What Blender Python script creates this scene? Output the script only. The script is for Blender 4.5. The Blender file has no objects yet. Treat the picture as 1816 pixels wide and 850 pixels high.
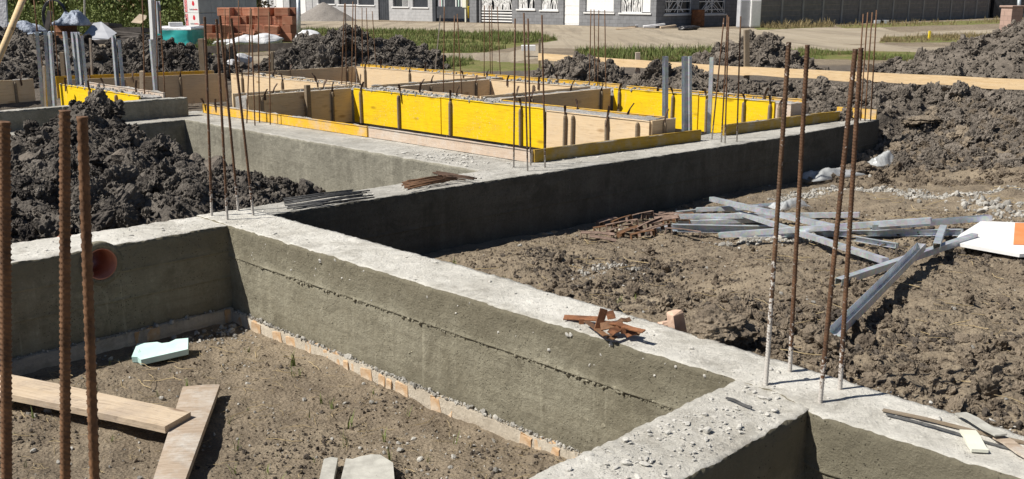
import bpy, bmesh, math, random
import numpy as np
from mathutils import Vector, Matrix
R = math.radians
random.seed(7); RNG = np.random.default_rng(11)
sc = bpy.context.scene
COL = sc.collection
# ------------------------------------------------------------------ camera, sky, sun, exposure
H = 1.65                                  # eye height above the beam tops (z = 0)
FPX, CX, CY, HY = 1796.0, 908.0, 425.0, -8.0
TH = math.atan((CY-HY)/FPX)
cam = bpy.data.cameras.new('camera'); camo = bpy.data.objects.new('camera', cam); COL.objects.link(camo)
cam.sensor_width = 36; cam.lens = 36*FPX/1816; cam.clip_start = .05; cam.clip_end = 3000
camo.location = (0, 0, H); camo.rotation_euler = (math.pi/2-TH, 0, 0)
sc.camera = camo
SUN_EL, SH_AZ = R(50), R(16)              # shadows fall to the right and slightly away
w = bpy.data.worlds.new('World'); sc.world = w; w.use_nodes = True
sky = w.node_tree.nodes.new('ShaderNodeTexSky'); sky.sky_type = 'NISHITA'; sky.sun_disc = False
sky.sun_elevation = SUN_EL; sky.sun_rotation = R(254); sky.air_density = .7; sky.dust_density = .4
bgn = w.node_tree.nodes['Background']; bgn.inputs[1].default_value = 0.05
w.node_tree.links.new(sky.outputs[0], bgn.inputs[0])
sl = bpy.data.lights.new('sun', 'SUN'); sl.energy = 5.0; sl.angle = R(.5); sl.color = (1, .95, .87)
slo = bpy.data.objects.new('sun', sl); COL.objects.link(slo)
sd = Vector((math.cos(SH_AZ)*math.cos(SUN_EL), math.sin(SH_AZ)*math.cos(SUN_EL), -math.sin(SUN_EL)))
slo.rotation_euler = sd.to_track_quat('-Z', 'Y').to_euler(); slo.location = (-20, -8, 30)
vs = sc.view_settings; vs.view_transform = 'Standard'; vs.look = 'None'; vs.gamma = 1; vs.exposure = 0.32
vs.use_curve_mapping = False
try: sc.cycles.max_bounces = 6
except Exception: pass
# ------------------------------------------------------------------ survey helpers
S2 = 2**-.5
F_ = np.array([0, math.cos(TH), -math.sin(TH)]); U_ = np.array([0, math.sin(TH), math.cos(TH)]); X_ = np.array([1., 0, 0])
def ray(px, py): return F_+(px-CX)/FPX*X_+(CY-py)/FPX*U_
def at(px, py, z=0.):
    r = ray(px, py); t = (z-H)/r[2]; return Vector((t*r[0], t*r[1], z))
def atD(px, py, D):
    r = ray(px, py); t = D/r[1]; return Vector((t*r[0], D, H+t*r[2]))
def XY(u, v, z=0.): return Vector(((u-v)*S2, (u+v)*S2, z))
def toUV(x, y): return (x+y)*S2, (y-x)*S2
def onU(px, py, u):
    r = ray(px, py); t = u/((r[0]+r[1])*S2); return t*(r[1]-r[0])*S2, H+t*r[2]
def onV(px, py, v):
    r = ray(px, py); t = v/((r[1]-r[0])*S2); return t*(r[0]+r[1])*S2, H+t*r[2]
# ------------------------------------------------------------------ noise
def _h(i, j, k, s):
    n = (i*374761393 + j*668265263 + k*2147483647 + s*974711) & 0xFFFFFFFF
    n = ((n ^ (n >> 13))*1274126177) & 0xFFFFFFFF
    n = ((n ^ (n >> 16))*2246822519) & 0xFFFFFFFF
    return ((n ^ (n >> 15)) & 0xFFFFFF)/float(0xFFFFFF)
def vnoise(x, y, z=None, s=0):
    xi = np.floor(x).astype(np.int64); yi = np.floor(y).astype(np.int64)
    fx = x-xi; fy = y-yi; fx = fx*fx*(3-2*fx); fy = fy*fy*(3-2*fy)
    def lay(k):
        a = _h(xi, yi, k, s); b = _h(xi+1, yi, k, s); c = _h(xi, yi+1, k, s); d = _h(xi+1, yi+1, k, s)
        return (a+(b-a)*fx)+((c+(d-c)*fx)-(a+(b-a)*fx))*fy
    if z is None: return lay(np.zeros_like(xi))*2-1
    zi = np.floor(z).astype(np.int64); fz = z-zi; fz = fz*fz*(3-2*fz)
    p = lay(zi); q = lay(zi+1); return (p+(q-p)*fz)*2-1
def fbm(x, y, z=None, oc=4, s=0, g=.5):
    a = 1.; t = 0.; n = 0.; f = 1.
    for o in range(oc):
        t = t+a*vnoise(x*f+o*17.3, y*f+o*9.1, None if z is None else z*f+o*4.7, s+o); n += a; a *= g; f *= 2.03
    return t/n
def sst(a, b, x): t = np.clip((x-a)/(b-a), 0, 1); return t*t*(3-2*t)
# ------------------------------------------------------------------ materials
class NT:
    def __init__(s, name):
        s.m = bpy.data.materials.new(name); s.m.use_nodes = True; s.t = s.m.node_tree; s.b = s.t.nodes['Principled BSDF']
        s.tc = s.t.nodes.new('ShaderNodeTexCoord')
    def n(s, k, **kw):
        x = s.t.nodes.new('ShaderNode'+k)
        for a, b in kw.items(): setattr(x, a, b)
        return x
    def l(s, a, b): s.t.links.new(a, b)
    def mapc(s, scale=(1, 1, 1), co='Object'):
        m = s.n('Mapping'); m.inputs['Scale'].default_value = scale; s.l(s.tc.outputs[co], m.inputs[0]); return m.outputs[0]
    def noise(s, sc_, det=5, rough=.55, vec=None, dist=0):
        x = s.n('TexNoise'); x.inputs['Scale'].default_value = sc_; x.inputs['Detail'].default_value = det
        x.inputs['Roughness'].default_value = rough; x.inputs['Distortion'].default_value = dist
        s.l(vec if vec is not None else s.tc.outputs['Object'], x.inputs['Vector']); return x.outputs['Fac']
    def ramp(s, f, a, b, lo=0, hi=1):
        r = s.n('MapRange'); r.clamp = True; s.l(f, r.inputs[0])
        for i, q in enumerate((a, b, lo, hi)): r.inputs[i+1].default_value = q
        return r.outputs[0]
    def mix(s, f, a, b, bt='MIX'):
        x = s.n('Mix', data_type='RGBA', blend_type=bt)
        for k, q in ((0, f), (6, a), (7, b)):
            if isinstance(q, (int, float)): x.inputs[k].default_value = q
            elif isinstance(q, tuple): x.inputs[k].default_value = (*q, 1)
            else: s.l(q, x.inputs[k])
        return x.outputs[2]
    def math(s, op, a, b=None):
        x = s.n('Math', operation=op)
        for k, q in ((0, a), (1, b)):
            if q is None: continue
            if isinstance(q, (int, float)): x.inputs[k].default_value = q
            else: s.l(q, x.inputs[k])
        return x.outputs[0]
    def bump(s, f, st=.5, d=.01, prev=None):
        x = s.n('Bump'); x.inputs['Strength'].default_value = st; x.inputs['Distance'].default_value = d; s.l(f, x.inputs['Height'])
        if prev is not None: s.l(prev, x.inputs['Normal'])
        return x.outputs[0]
    def end(s, col, rough=.85, nrm=None, metal=0, spec=.3):
        if isinstance(col, tuple): s.b.inputs['Base Color'].default_value = (*col, 1)
        else: s.l(col, s.b.inputs['Base Color'])
        if isinstance(rough, (int, float)): s.b.inputs['Roughness'].default_value = rough
        else: s.l(rough, s.b.inputs['Roughness'])
        s.b.inputs['Metallic'].default_value = metal; s.b.inputs['Specular IOR Level'].default_value = spec
        if nrm is not None: s.l(nrm, s.b.inputs['Normal'])
        return s.m
def simple(name, c1, c2, sc_=6, rough=.8, bs=40, bst=.3, bd=.004, metal=0, spec=.3, det=5, rnd=0):
    t = NT(name); f = t.ramp(t.noise(sc_, det), .35, .65); c = t.mix(f, c1, c2)
    if rnd:
        oi = t.n('ObjectInfo'); c = t.mix(t.ramp(oi.outputs['Random'], 0, 1, 0, rnd), c, tuple(q*.35 for q in c1))
    return t.end(c, rough, t.bump(t.noise(bs, 4), bst, bd), metal, spec)
def concrete(name, c1, c2, stain, pit=.5, bst=.6, grain=.35, band=0):
    t = NT(name)
    c = t.mix(t.ramp(t.noise(1.9, 8, .7, dist=.3), .36, .64), c1, c2)
    c = t.mix(t.math('MULTIPLY', t.ramp(t.noise(3.4, 9, .75, dist=.5), .50, .62), .75), c, stain)
    st = t.noise(1, 7, .65, t.mapc((10, 10, 1.1)))                   # rain runs
    c = t.mix(t.math('MULTIPLY', t.ramp(st, .52, .70), .45), c, tuple(q*1.3 for q in c2))
    lay = t.noise(1, 6, .6, t.mapc((.7, .7, 16)))                    # casting layers
    c = t.mix(t.math('MULTIPLY', t.ramp(lay, .5, .66), .35), c, stain)
    c = t.mix(t.ramp(t.noise(38, 8, .8), .42, .62, grain, 0), c, tuple(q*.45 for q in c1))
    c = t.mix(t.ramp(t.noise(45, 6, .75), .58, .72, 0, .5), c, tuple(q*1.45 for q in c2))
    gr = t.noise(220, 3, .7); c = t.mix(t.ramp(gr, .3, .65, grain, 0), c, tuple(q*.35 for q in c1))
    if band:                                                         # rougher, darker last pour above the seam
        sp = t.n('SeparateXYZ'); t.l(t.tc.outputs['Object'], sp.inputs[0]); zf = t.math('ADD', sp.outputs[2], t.ramp(t.noise(2.2, 7, .7), .2, .8, -.16, .16))
        c = t.mix(t.ramp(zf, .46, .60, 0, band), c, stain); c = t.mix(t.math('MULTIPLY', t.ramp(zf, .14, .02), band), c, tuple(q*.9 for q in stain))
        dr = t.noise(1, 8, .7, t.mapc((16, 16, .5))); c = t.mix(t.math('MULTIPLY', t.ramp(dr, .58, .68), t.math('MULTIPLY', t.ramp(zf, .5, .4), .5)), c, tuple(q*1.4 for q in c2))
    vo = t.n('TexVoronoi'); vo.inputs['Scale'].default_value = 48; vo.inputs['Randomness'].default_value = 1; t.l(t.mapc((1, 1, 1)), vo.inputs['Vector'])
    pm = t.math('MULTIPLY', t.ramp(vo.outputs['Distance'], .12, .2, 1, 0), t.ramp(t.noise(4, 5), .46, .58, 0, pit))
    c = t.mix(pm, c, tuple(q*.2 for q in c1))
    n1 = t.bump(t.noise(14, 9, .75), bst, .03); n2 = t.bump(t.math('SUBTRACT', t.noise(90, 6, .75), pm), bst*.9, .007, n1)
    return t.end(c, .92, n2, 0, .2)
def soil(name, dark, mid, pale, rnd=0., crumb=70, bst=.9):
    t = NT(name); ge = t.n('NewGeometry').outputs['Position']
    a = t.noise(.9, 6, .65, ge); b = t.noise(7, 6, .7, ge); d = t.noise(crumb, 5, .7, ge)
    c = t.mix(t.ramp(a, .35, .65), mid, pale); c = t.mix(t.ramp(b, .42, .68), c, dark)
    c = t.mix(t.ramp(d, .35, .62, .45, 0), c, dark)
    if rnd:
        oi = t.n('ObjectInfo'); c = t.mix(t.ramp(oi.outputs['Random'], .45, 1, 0, rnd), c, pale)
    vo = t.n('TexVoronoi'); vo.inputs['Scale'].default_value = crumb*.7; t.l(ge, vo.inputs['Vector'])
    n1 = t.bump(t.noise(18, 7, .7, ge), bst, .03); n2 = t.bump(vo.outputs['Distance'], bst*.7, .012, n1); n3 = t.bump(d, bst*.6, .006, n2)
    return t.end(c, .95, n3, 0, .15)
def wood(name, c1, c2, knot, dirt, amt=.4):
    t = NT(name); v = t.mapc((1.0, 16, 16)); ob = t.n('ObjectInfo').outputs['Random']
    vr = t.n('VectorMath', operation='ADD'); t.l(v, vr.inputs[0]); cx = t.n('CombineXYZ'); t.l(t.math('MULTIPLY', ob, 37.), cx.inputs[0]); t.l(t.math('MULTIPLY', ob, 91.), cx.inputs[1]); t.l(cx.outputs[0], vr.inputs[1]); v = vr.outputs[0]
    g = t.noise(2.2, 8, .65, v, 1.2); c = t.mix(t.ramp(g, .3, .7), c1, c2)
    v2 = t.n('VectorMath', operation='ADD'); t.l(t.mapc((1.7, 5, 5)), v2.inputs[0]); t.l(cx.outputs[0], v2.inputs[1])
    vo = t.n('TexVoronoi'); vo.inputs['Scale'].default_value = 1; t.l(v2.outputs[0], vo.inputs['Vector'])
    k = t.ramp(vo.outputs['Distance'], .05, .15, 1, 0); c = t.mix(t.math('MULTIPLY', k, .7), c, knot)
    c = t.mix(t.math('MULTIPLY', t.ramp(t.noise(3.1, 9, .75), .46, .66), amt), c, dirt)
    c = t.mix(t.math('MULTIPLY', t.ramp(t.noise(11, 8, .8), .55, .68), amt*.8), c, tuple(q*.55 for q in dirt))
    fi = t.noise(1, 5, .65, t.mapc((5, 110, 110))); c = t.mix(t.ramp(fi, .54, .70, 0, .5), c, knot)
    return t.end(c, .75, t.bump(t.math('ADD', g, fi), .35, .004), 0, .2)
M = {}
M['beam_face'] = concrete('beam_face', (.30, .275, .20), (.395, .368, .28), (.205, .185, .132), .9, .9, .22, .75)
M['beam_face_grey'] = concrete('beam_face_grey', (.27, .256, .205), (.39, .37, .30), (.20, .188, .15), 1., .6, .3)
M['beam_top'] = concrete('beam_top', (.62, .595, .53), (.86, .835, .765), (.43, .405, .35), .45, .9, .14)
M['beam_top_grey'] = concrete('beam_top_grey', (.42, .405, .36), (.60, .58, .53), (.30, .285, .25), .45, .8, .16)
M['beam_face_shade_tint'] = concrete('beam_face_shade_tint', (.125, .118, .098), (.18, .17, .142), (.085, .08, .066), .9, .8)  # darker copy of the grey beam face, deep shade put into its colour
M['slop'] = concrete('slop', (.45, .43, .40), (.60, .58, .55), (.3, .28, .25), .3, 1.)
M['mortar'] = concrete('mortar', (.55, .48, .38), (.68, .61, .50), (.40, .34, .26), .2, .9, .2)
M['soil'] = soil('soil', (.10, .08, .062), (.215, .172, .128), (.31, .255, .19), .6)
M['soil_deep'] = soil('soil_deep', (.05, .042, .036), (.10, .083, .068), (.16, .135, .11), .6)
M['soil_dark'] = soil('soil_dark', (.036, .031, .028), (.08, .07, .062), (.22, .196, .168), .75, 60)
M['soil_grey'] = soil('soil_grey', (.08, .069, .058), (.165, .142, .118), (.26, .225, .188), .7, 60)
M['gravel'] = simple('gravel', (.42, .40, .36), (.6, .58, .53), 30, .9, 90, .5, .004, rnd=.8)
M['chip'] = simple('chip', (.55, .53, .48), (.74, .72, .67), 3, .9, 30, .5, .01, rnd=.2)
M['seam_grain'] = simple('seam_grain', (.22, .2, .14), (.42, .39, .3), 3, .9, rnd=.5)
M['straw'] = simple('straw', (.42, .32, .17), (.55, .44, .26), 20, .8, rnd=.5)
M['blade'] = simple('blade', (.14, .185, .045), (.22, .255, .08), 20, .7, rnd=.5)
M['reed'] = simple('reed', (.26, .21, .10), (.36, .28, .15), 20, .8, rnd=.6)
M['yellow'] = wood('yellow', (.84, .54, .006), (.92, .65, .012), (.36, .2, .01), (.66, .42, .04), .5)
def splash(mat, amt=.8):
    t = NT.__new__(NT); t.m = mat; t.t = mat.node_tree; t.b = t.t.nodes['Principled BSDF']; t.tc = t.n('TexCoord'); old = t.b.inputs['Base Color'].links[0].from_socket
    f = t.math('MULTIPLY', t.ramp(t.noise(2.3, 3, .5), .48, .62), t.ramp(t.noise(26, 8, .8), .56, .63)); f2 = t.ramp(t.noise(1, 6, .7, t.mapc((7, 7, .8))), .64, .72, 0, .35)
    t.l(t.mix(t.math('MULTIPLY', t.math('MAXIMUM', f, f2), amt), old, (.55, .50, .42)), t.b.inputs['Base Color'])
splash(M['yellow'], .75)
M['yellow_worn'] = wood('yellow_worn', (.70, .39, .03), (.80, .49, .04), (.2, .11, .02), (.56, .46, .36), .85)
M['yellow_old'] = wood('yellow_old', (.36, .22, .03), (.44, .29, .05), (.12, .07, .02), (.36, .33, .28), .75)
M['ply'] = wood('ply', (.68, .50, .30), (.78, .61, .40), (.34, .2, .09), (.60, .49, .36), .45)
M['ply_bare'] = wood('ply_bare', (.52, .40, .30), (.60, .49, .39), (.3, .2, .14), (.62, .58, .53), .7)
M['plank'] = wood('plank', (.50, .39, .27), (.64, .53, .40), (.14, .08, .05), (.38, .31, .25), .7)
M['plank_grey'] = wood('plank_grey', (.36, .28, .21), (.48, .39, .30), (.12, .08, .05), (.58, .55, .50), .9)
for q_ in ('plank', 'plank_grey'): splash(M[q_], .5)
M['plank_fresh'] = wood('plank_fresh', (.66, .46, .24), (.78, .60, .38), (.28, .16, .07), (.6, .46, .3), .3)
M['stake'] = wood('stake', (.20, .15, .10), (.28, .22, .15), (.09, .06, .04), (.3, .27, .23), .5)
def rust(name, c1, c2, splash=0, top=.0):
    t = NT(name); c = t.mix(t.ramp(t.noise(25, 6, .7), .35, .65), c1, c2)
    c = t.mix(t.ramp(t.noise(90, 4, .7), .45, .7, 0, .6), c, tuple(q*.35 for q in c1))
    c = t.mix(t.ramp(t.noise(5, 5, .7), .45, .65, 0, .55), c, tuple(min(1, q*1.9) for q in c2)); c = t.mix(t.ramp(t.noise(9, 4, .7), .58, .66, 0, .5), c, (.045, .035, .03))
    if splash:
        sp = t.n('SeparateXYZ'); t.l(t.tc.outputs['Object'], sp.inputs[0])
        f = t.math('ADD', t.ramp(sp.outputs[2], top*.2, top, 1, 0), t.ramp(t.noise(70, 3), .3, .7, -.55, .55))
        c = t.mix(t.math('MULTIPLY', t.ramp(f, .4, .6), splash), c, (.55, .52, .48))
    return t.end(c, .75, t.bump(t.noise(150, 3), .3, .001), .15, .4)
M['rust'] = rust('rust', (.11, .06, .035), (.19, .10, .05))
M['rust_dark'] = rust('rust_dark', (.05, .03, .022), (.085, .05, .032))
M['rust_splash'] = rust('rust_splash', (.085, .045, .026), (.13, .068, .036), .9, .33)
M['rust_splash_high'] = rust('rust_splash_high', (.085, .05, .03), (.13, .072, .04), 1., .75)
M['rust_orange'] = rust('rust_orange', (.13, .055, .028), (.24, .105, .048))
M['rust_pale'] = rust('rust_pale', (.16, .11, .085), (.27, .19, .15))
M['iron'] = rust('iron', (.05, .05, .052), (.11, .11, .11))
def zinc():
    t = NT('zinc'); vo = t.n('TexVoronoi'); vo.inputs['Scale'].default_value = 40; t.l(t.tc.outputs['Object'], vo.inputs['Vector'])
    c = t.mix(t.ramp(t.noise(6, 5), .35, .65), (.42, .45, .48), (.62, .65, .68)); c = t.mix(.25, c, vo.outputs['Color'], 'SOFT_LIGHT')
    c = t.mix(t.ramp(t.noise(14, 6, .7), .58, .72, 0, .6), c, (.68, .67, .64))
    return t.end(c, t.ramp(t.noise(9, 4), .3, .7, .32, .6), t.bump(t.noise(30, 3), .1, .002), .45, .5)
M['zinc'] = zinc()
M['pvc'] = simple('pvc', (.42, .15, .09), (.52, .22, .14), 8, .45, spec=.5)
M['brick'] = simple('brick', (.50, .21, .125), (.66, .35, .23), 3, .9, 60, .4, .004, rnd=.85)
M['brick_foot'] = simple('brick_foot', (.54, .34, .18), (.62, .51, .38), 14, .9, 60, .6, .006, rnd=.15)
M['brick_pale'] = simple('brick_pale', (.55, .36, .26), (.66, .50, .38), 14, .9, 60, .6, .006)
M['white'] = simple('white', (.74, .74, .73), (.82, .82, .81), 8, .6)
M['foam_teal'] = simple('foam_teal', (.50, .72, .68), (.62, .80, .76), 9, .8, 60, .4, .004)
M['teal'] = simple('teal', (.02, .33, .33), (.05, .45, .43), 4, .35, spec=.5)
M['orange'] = simple('orange', (.75, .24, .08), (.82, .30, .12), 5, .6)
M['film'] = simple('film', (.55, .57, .58), (.75, .77, .78), 6, .25, spec=.6)
M['film'].node_tree.nodes['Principled BSDF'].inputs['Alpha'].default_value = .45
M['bagwhite'] = simple('bagwhite', (.68, .68, .70), (.80, .80, .81), 5, .4, 14, .6, .03, spec=.5)
M['tarp'] = simple('tarp', (.26, .31, .38), (.38, .42, .50), 4, .6, 9, .9, .08)
M['black'] = simple('black', (.02, .02, .022), (.05, .05, .055), 6, .4, spec=.5)
M['darkmetal'] = simple('darkmetal', (.045, .05, .058), (.065, .07, .08), 3, .5)
M['greywrap'] = simple('greywrap', (.42, .43, .46), (.52, .53, .56), 3, .5)
M['redprint'] = simple('redprint', (.62, .03, .05), (.7, .05, .06), 6, .5)
M['greyprint'] = simple('greyprint', (.25, .2, .22), (.3, .25, .27), 6, .5)
M['fibre'] = simple('fibre', (.34, .33, .295), (.50, .49, .44), 14, .85, 60, .4, .004)
M['yellowpaint'] = simple('yellowpaint', (.75, .55, .03), (.8, .6, .05), 7, .6)
M['glass_dark'] = simple('glass_dark', (.025, .03, .035), (.04, .045, .05), 2, .12, spec=.6)
M['pink'] = simple('pink', (.55, .35, .38), (.6, .42, .44), 2, .6)
M['mint'] = simple('mint', (.45, .62, .55), (.5, .66, .6), 2, .6)
M['creambox'] = simple('creambox', (.66, .66, .55), (.72, .72, .62), 2, .6)
M['dustwood'] = simple('dustwood', (.09, .08, .07), (.15, .13, .115), 8, .9)
M['sand'] = simple('sand', (.22, .20, .18), (.30, .275, .25), 12, .95, 40, .8, .03)
M['fence'] = simple('fence', (.20, .185, .175), (.26, .24, .225), 3, .85, 30, .5, .01)
M['fence_post'] = simple('fence_post', (.34, .32, .30), (.40, .38, .36), 3, .85)
def blocks(name, c1, c2, mo, sx=.4, sy=.2):
    t = NT(name); b = t.n('TexBrick'); b.inputs['Scale'].default_value = 1; b.inputs['Brick Width'].default_value = sx; b.inputs['Row Height'].default_value = sy
    b.inputs['Mortar Size'].default_value = .012; b.inputs['Color1'].default_value = (*c1, 1); b.inputs['Color2'].default_value = (*c2, 1); b.inputs['Mortar'].default_value = (*mo, 1)
    sp = t.n('SeparateXYZ'); t.l(t.tc.outputs['Object'], sp.inputs[0]); cb = t.n('CombineXYZ')
    t.l(t.math('ADD', sp.outputs[0], sp.outputs[1]), cb.inputs[0]); t.l(sp.outputs[2], cb.inputs[1]); t.l(cb.outputs[0], b.inputs['Vector'])
    c = t.mix(t.ramp(t.noise(3, 5), .3, .7, 0, .35), b.outputs['Color'], tuple(q*1.5 for q in c2))
    return t.end(c, .9, t.bump(b.outputs['Fac'], -.4, .01))
M['block_dark'] = blocks('block_dark', (.17, .175, .185), (.22, .225, .235), (.12, .12, .125))
M['block_light'] = blocks('block_light', (.36, .365, .37), (.43, .43, .435), (.3, .3, .3))
M['block_pink'] = blocks('block_pink', (.34, .23, .19), (.4, .28, .23), (.25, .18, .15), .4, .2)
# ground: cover weights come from an attribute laid out in site coordinates
def ground_mat():
    t = NT('ground')
    at_ = t.n('Attribute'); at_.attribute_name = 'cover'; sp = t.n('SeparateColor'); t.l(at_.outputs['Color'], sp.inputs[0])
    a = t.noise(.8, 6, .65); b = t.noise(6, 6, .7); d = t.noise(75, 5, .7); e = t.noise(24, 6, .7)
    base = t.mix(t.ramp(a, .35, .65), (.22, .176, .128), (.38, .313, .225)); base = t.mix(t.ramp(b, .45, .68, 0, .75), base, (.13, .104, .078))
    base = t.mix(t.ramp(e, .52, .68, 0, .7), base, (.42, .355, .26)); base = t.mix(t.ramp(d, .35, .6, .5, 0), base, (.09, .072, .054))
    road = t.mix(t.ramp(t.noise(.35, 7, .7), .35, .65), (.34, .285, .21), (.47, .405, .31)); road = t.mix(t.ramp(t.noise(2, 6, .7, t.mapc((.35, .35, 1))), .5, .7, 0, .5), road, (.25, .215, .17))
    mr = t.n('Mapping'); mr.inputs['Rotation'].default_value = (0, 0, R(45)); mr.inputs['Scale'].default_value = (1.1, .06, 1); t.l(t.tc.outputs['Object'], mr.inputs[0])
    road = t.mix(t.ramp(t.noise(1, 8, .75, mr.outputs[0], .8), .48, .62, 0, .75), road, (.23, .195, .15)); road = t.mix(t.ramp(t.noise(5, 8, .8), .55, .68, 0, .5), road, (.5, .44, .35))
    gr = t.mix(t.ramp(t.noise(1.1, 6, .7), .35, .62), (.13, .165, .04), (.25, .215, .10)); gr = t.mix(t.ramp(t.noise(14, 4, .7), .45, .65, 0, .4), gr, (.07, .09, .03))
    dk = t.mix(t.ramp(b, .35, .65), (.10, .086, .072), (.18, .153, .125))
    n_ = t.ramp(t.noise(2.2, 6, .75), .25, .75, -.35, .35)
    def wgt(ch): return t.ramp(t.math('ADD', sp.outputs[ch], n_), .4, .6)
    c = t.mix(wgt(2), base, dk); c = t.mix(wgt(0), c, road); c = t.mix(wgt(1), c, gr)
    vo = t.n('TexVoronoi'); vo.inputs['Scale'].default_value = 48; t.l(t.tc.outputs['Object'], vo.inputs['Vector'])
    n1 = t.bump(t.noise(16, 7, .7), .9, .035); n2 = t.bump(vo.outputs['Distance'], .6, .014, n1); n3 = t.bump(d, .6, .006, n2)
    return t.end(c, .95, n3, 0, .12)
M['ground'] = ground_mat()
# ------------------------------------------------------------------ mesh building
def new_obj(name, me, mat=None, parent=None):
    o = bpy.data.objects.new(name, me); COL.objects.link(o)
    if mat is not None:
        for m in (mat if isinstance(mat, (list, tuple)) else [mat]): me.materials.append(M[m] if isinstance(m, str) else m)
    if parent is not None: o.parent = parent
    return o
def tag(o, label=None, cat=None, group=None, kind=None):
    if label: o['label'] = label
    if cat: o['category'] = cat
    if group: o['group'] = group
    if kind: o['kind'] = kind
    return o
def empty(name, loc, rz=0., label=None, cat=None, group=None):
    o = bpy.data.objects.new(name, None); COL.objects.link(o); o.empty_display_size = .05
    o.location = loc; o.rotation_euler = (0, 0, rz); return tag(o, label, cat, group)
class MB:
    def __init__(s): s.v = []; s.f = []; s.mi = []; s.k = 0
    def add(s, vs_, fs, mi=0):
        o = len(s.v); s.v += [tuple(p) for p in vs_]; s.f += [tuple(i+o for i in f) for f in fs]; s.mi += [mi]*len(fs); return s
    def box(s, x0, x1, y0, y1, z0, z1, mi=0, b=0.):
        if b:
            P = []
            for z, i in ((z0, b), (z0+b, 0), (z1-b, 0), (z1, b)):
                P += [(x0+i, y0+i, z), (x1-i, y0+i, z), (x1-i, y1-i, z), (x0+i, y1-i, z)]
            fs = [(3, 2, 1, 0), (12, 13, 14, 15)]
            for k in range(3):
                for j in range(4): fs.append((k*4+j, k*4+(j+1) % 4, k*4+4+(j+1) % 4, k*4+4+j))
            return s.add(P, fs, mi)
        return s.add([(x0, y0, z0), (x1, y0, z0), (x1, y1, z0), (x0, y1, z0), (x0, y0, z1), (x1, y0, z1), (x1, y1, z1), (x0, y1, z1)],
                     [(3, 2, 1, 0), (4, 5, 6, 7), (0, 1, 5, 4), (1, 2, 6, 5), (2, 3, 7, 6), (3, 0, 4, 7)], mi)
    def sweep(s, pts, prof, mi=0, closed=True, cap=True, up=Vector((0, 0, 1)), scl=None):
        """prof: list of (a,b) offsets in the frame across the path"""
        pts = [Vector(p) for p in pts]; n = len(prof); o = len(s.v); side = None
        for i, p in enumerate(pts):
            d = (pts[min(i+1, len(pts)-1)]-pts[max(i-1, 0)]).normalized()
            u = up if abs(d.dot(up)) < .95 else Vector((0, 1, 0))
            a = d.cross(u).normalized(); b = a.cross(d).normalized(); k = 1 if scl is None else scl[i]
            s.v += [tuple(p+a*(q[0]*k)+b*(q[1]*k)) for q in prof]
        m = n if closed else n-1
        for i in range(len(pts)-1):
            for j in range(m):
                j2 = (j+1) % n; s.f.append((o+i*n+j, o+i*n+j2, o+(i+1)*n+j2, o+(i+1)*n+j)); s.mi.append(mi)
        if cap and closed:
            s.f.append(tuple(o+j for j in reversed(range(n)))); s.mi.append(mi)
            s.f.append(tuple(o+(len(pts)-1)*n+j for j in range(n))); s.mi.append(mi)
        return s
    def tube(s, pts, r, n=8, mi=0, scl=None):
        return s.sweep(pts, [(r*math.cos(2*math.pi*k/n), r*math.sin(2*math.pi*k/n)) for k in range(n)], mi, scl=scl)
    def build(s, name, mat, parent=None, smooth=False, jit=0.):
        me = bpy.data.meshes.new(name); vv = s.v
        if jit: vv = [tuple(c+random.uniform(-jit, jit) for c in p) for p in vv]
        me.from_pydata(vv, [], s.f); me.update()
        if any(s.mi): me.polygons.foreach_set('material_index', s.mi)
        if smooth: me.polygons.foreach_set('use_smooth', [True]*len(me.polygons))
        return new_obj(name, me, mat, parent)
def grid_mesh(name, P, smooth=True, closed_u=False):
    """P (m,n,3) -> quad grid mesh"""
    m, n = P.shape[:2]; idx = np.arange(m*n).reshape(m, n)
    if closed_u: idx = np.concatenate([idx, idx[:, :1]], 1)
    q = np.stack([idx[:-1, :-1], idx[:-1, 1:], idx[1:, 1:], idx[1:, :-1]], -1).reshape(-1, 4)
    return np_mesh(name, P.reshape(-1, 3), q, smooth)
def np_mesh(name, V, Q, smooth=True):
    me = bpy.data.meshes.new(name); k = Q.shape[1]
    me.vertices.add(len(V)); me.vertices.foreach_set('co', np.ascontiguousarray(V, dtype=np.float32).ravel())
    me.loops.add(Q.size); me.loops.foreach_set('vertex_index', np.ascontiguousarray(Q, dtype=np.int32).ravel())
    me.polygons.add(len(Q)); me.polygons.foreach_set('loop_start', np.arange(0, Q.size, k, dtype=np.int32))
    me.polygons.foreach_set('use_smooth', np.full(len(Q), smooth)); me.update(calc_edges=True); me.validate(); return me
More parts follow.
